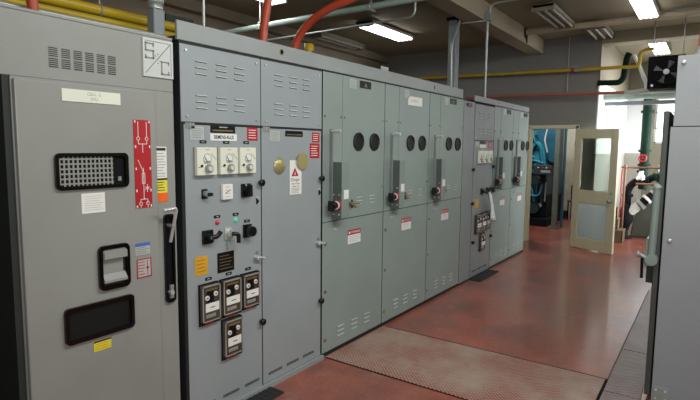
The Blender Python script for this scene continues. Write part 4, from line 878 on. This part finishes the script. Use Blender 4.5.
# details fixed on raised doors sit a little nearer the row's near end
def nudge(o, dx, dz=0):
    for v in o.data.vertices: v.co.x += dx; v.co.z += dz
for o in list(scene.objects):
    if o.type != 'MESH' or o.parent is None: continue
    root = o
    while root.parent: root = root.parent
    base = o.name.split('.')[0]
    if root.name == 'switch_cabinet' and base not in ('body', 'door', 'open_bay_lining', 'emblem_plate', 'vent') and not (o.parent.name.startswith('emblem_plate')) : nudge(o, -.014)
    if root.name in ('relay_cubicle', 'metering_cubicle', 'caution_tag') and base not in ('body', 'door', 'louvre_panel', 'bolt', 'vent', 'hinge', 'latch_knob'): nudge(o, -.016 if root.name == 'relay_cubicle' else -.012)

# ------------------------------------------------------------------ LIGHT
def area(name, loc, target, sx, sy, e, col=(1, 1, 1), spread=None):
    L = bpy.data.lights.new(name, 'AREA'); L.shape = 'RECTANGLE'; L.size = sx; L.size_y = sy; L.energy = e; L.color = col
    o = bpy.data.objects.new(name, L); COL.objects.link(o); o.location = loc
    o.rotation_euler = (Vector(target)-Vector(loc)).to_track_quat('-Z', 'Y').to_euler(); return o
area('window_daylight', (10.1, -1.40, 1.9), (10.0, 1.5, 1.35), 2.2, 1.3, 95, (.93, .97, 1)).data.spread = math.radians(75)
area('end_window_daylight', (12.08, .8, 2.15), (8.0, 1.0, .6), .5, .9, 14, (.93, .97, 1))
area('rear_fill', (-1.6, -1.35, 2.2), (3.0, 2.3, 1.2), 2.6, 1.6, 45, (1, 1, 1))  # soft fill added behind the camera; no window stands there
area('aisle_strip_lamps', (3.0, -.1, 3.22), (3.2, .9, 0), 4.6, .5, 108, (.98, 1, .97))
area('camera_fill', (-.03, -.02, 1.74), (3.2, 1.5, 1.85), .35, .25, 16, (1, 1, 1)).data.spread = math.radians(125)  # weak fill light added at the camera position
area('generator_room_far_fill', (12.2, 2.15, 3.2), (12.8, 2.5, 1.0), .8, .4, 30, (1, 1, .96))  # unseen fill added to brighten the generator room's far wall
area('generator_room_fill', (9.6, 3.0, 3.1), (10.5, 2.7, .8), 1.0, .6, 45, (.95, 1, 1))  # unseen fill added to light the engine through the doorway
wd = bpy.data.worlds.new('w'); scene.world = wd; wd.use_nodes = True
wd.node_tree.nodes['Background'].inputs[0].default_value = (.8, .85, 1, 1); wd.node_tree.nodes['Background'].inputs[1].default_value = .3

# ------------------------------------------------------------------ CAMERA
cd = bpy.data.cameras.new('camera'); cam = bpy.data.objects.new('camera', cd); COL.objects.link(cam)
pan, pit, rol = .60892, .10229, -.009965
cp_, sp_, ct, st_ = math.cos(pan), math.sin(pan), math.cos(pit), math.sin(pit)
fw = Vector((cp_*ct, sp_*ct, -st_)); r_ = Vector((sp_, -cp_, 0)); d_ = fw.cross(r_)
cr, sr = math.cos(rol), math.sin(rol)
X = r_*cr + d_*sr; Y = -(-r_*sr + d_*cr)
m = Matrix((X, Y, -fw)).transposed().to_4x4(); m.translation = Vector((0, 0, 1.57)); cam.matrix_world = m
cd.sensor_width = 36; cd.lens = 516.7/700*36; cd.clip_start = .02; cd.clip_end = 100
scene.camera = cam
scene.view_settings.view_transform = 'Standard'; scene.view_settings.look = 'None'; scene.view_settings.exposure = .12; scene.view_settings.gamma = 1
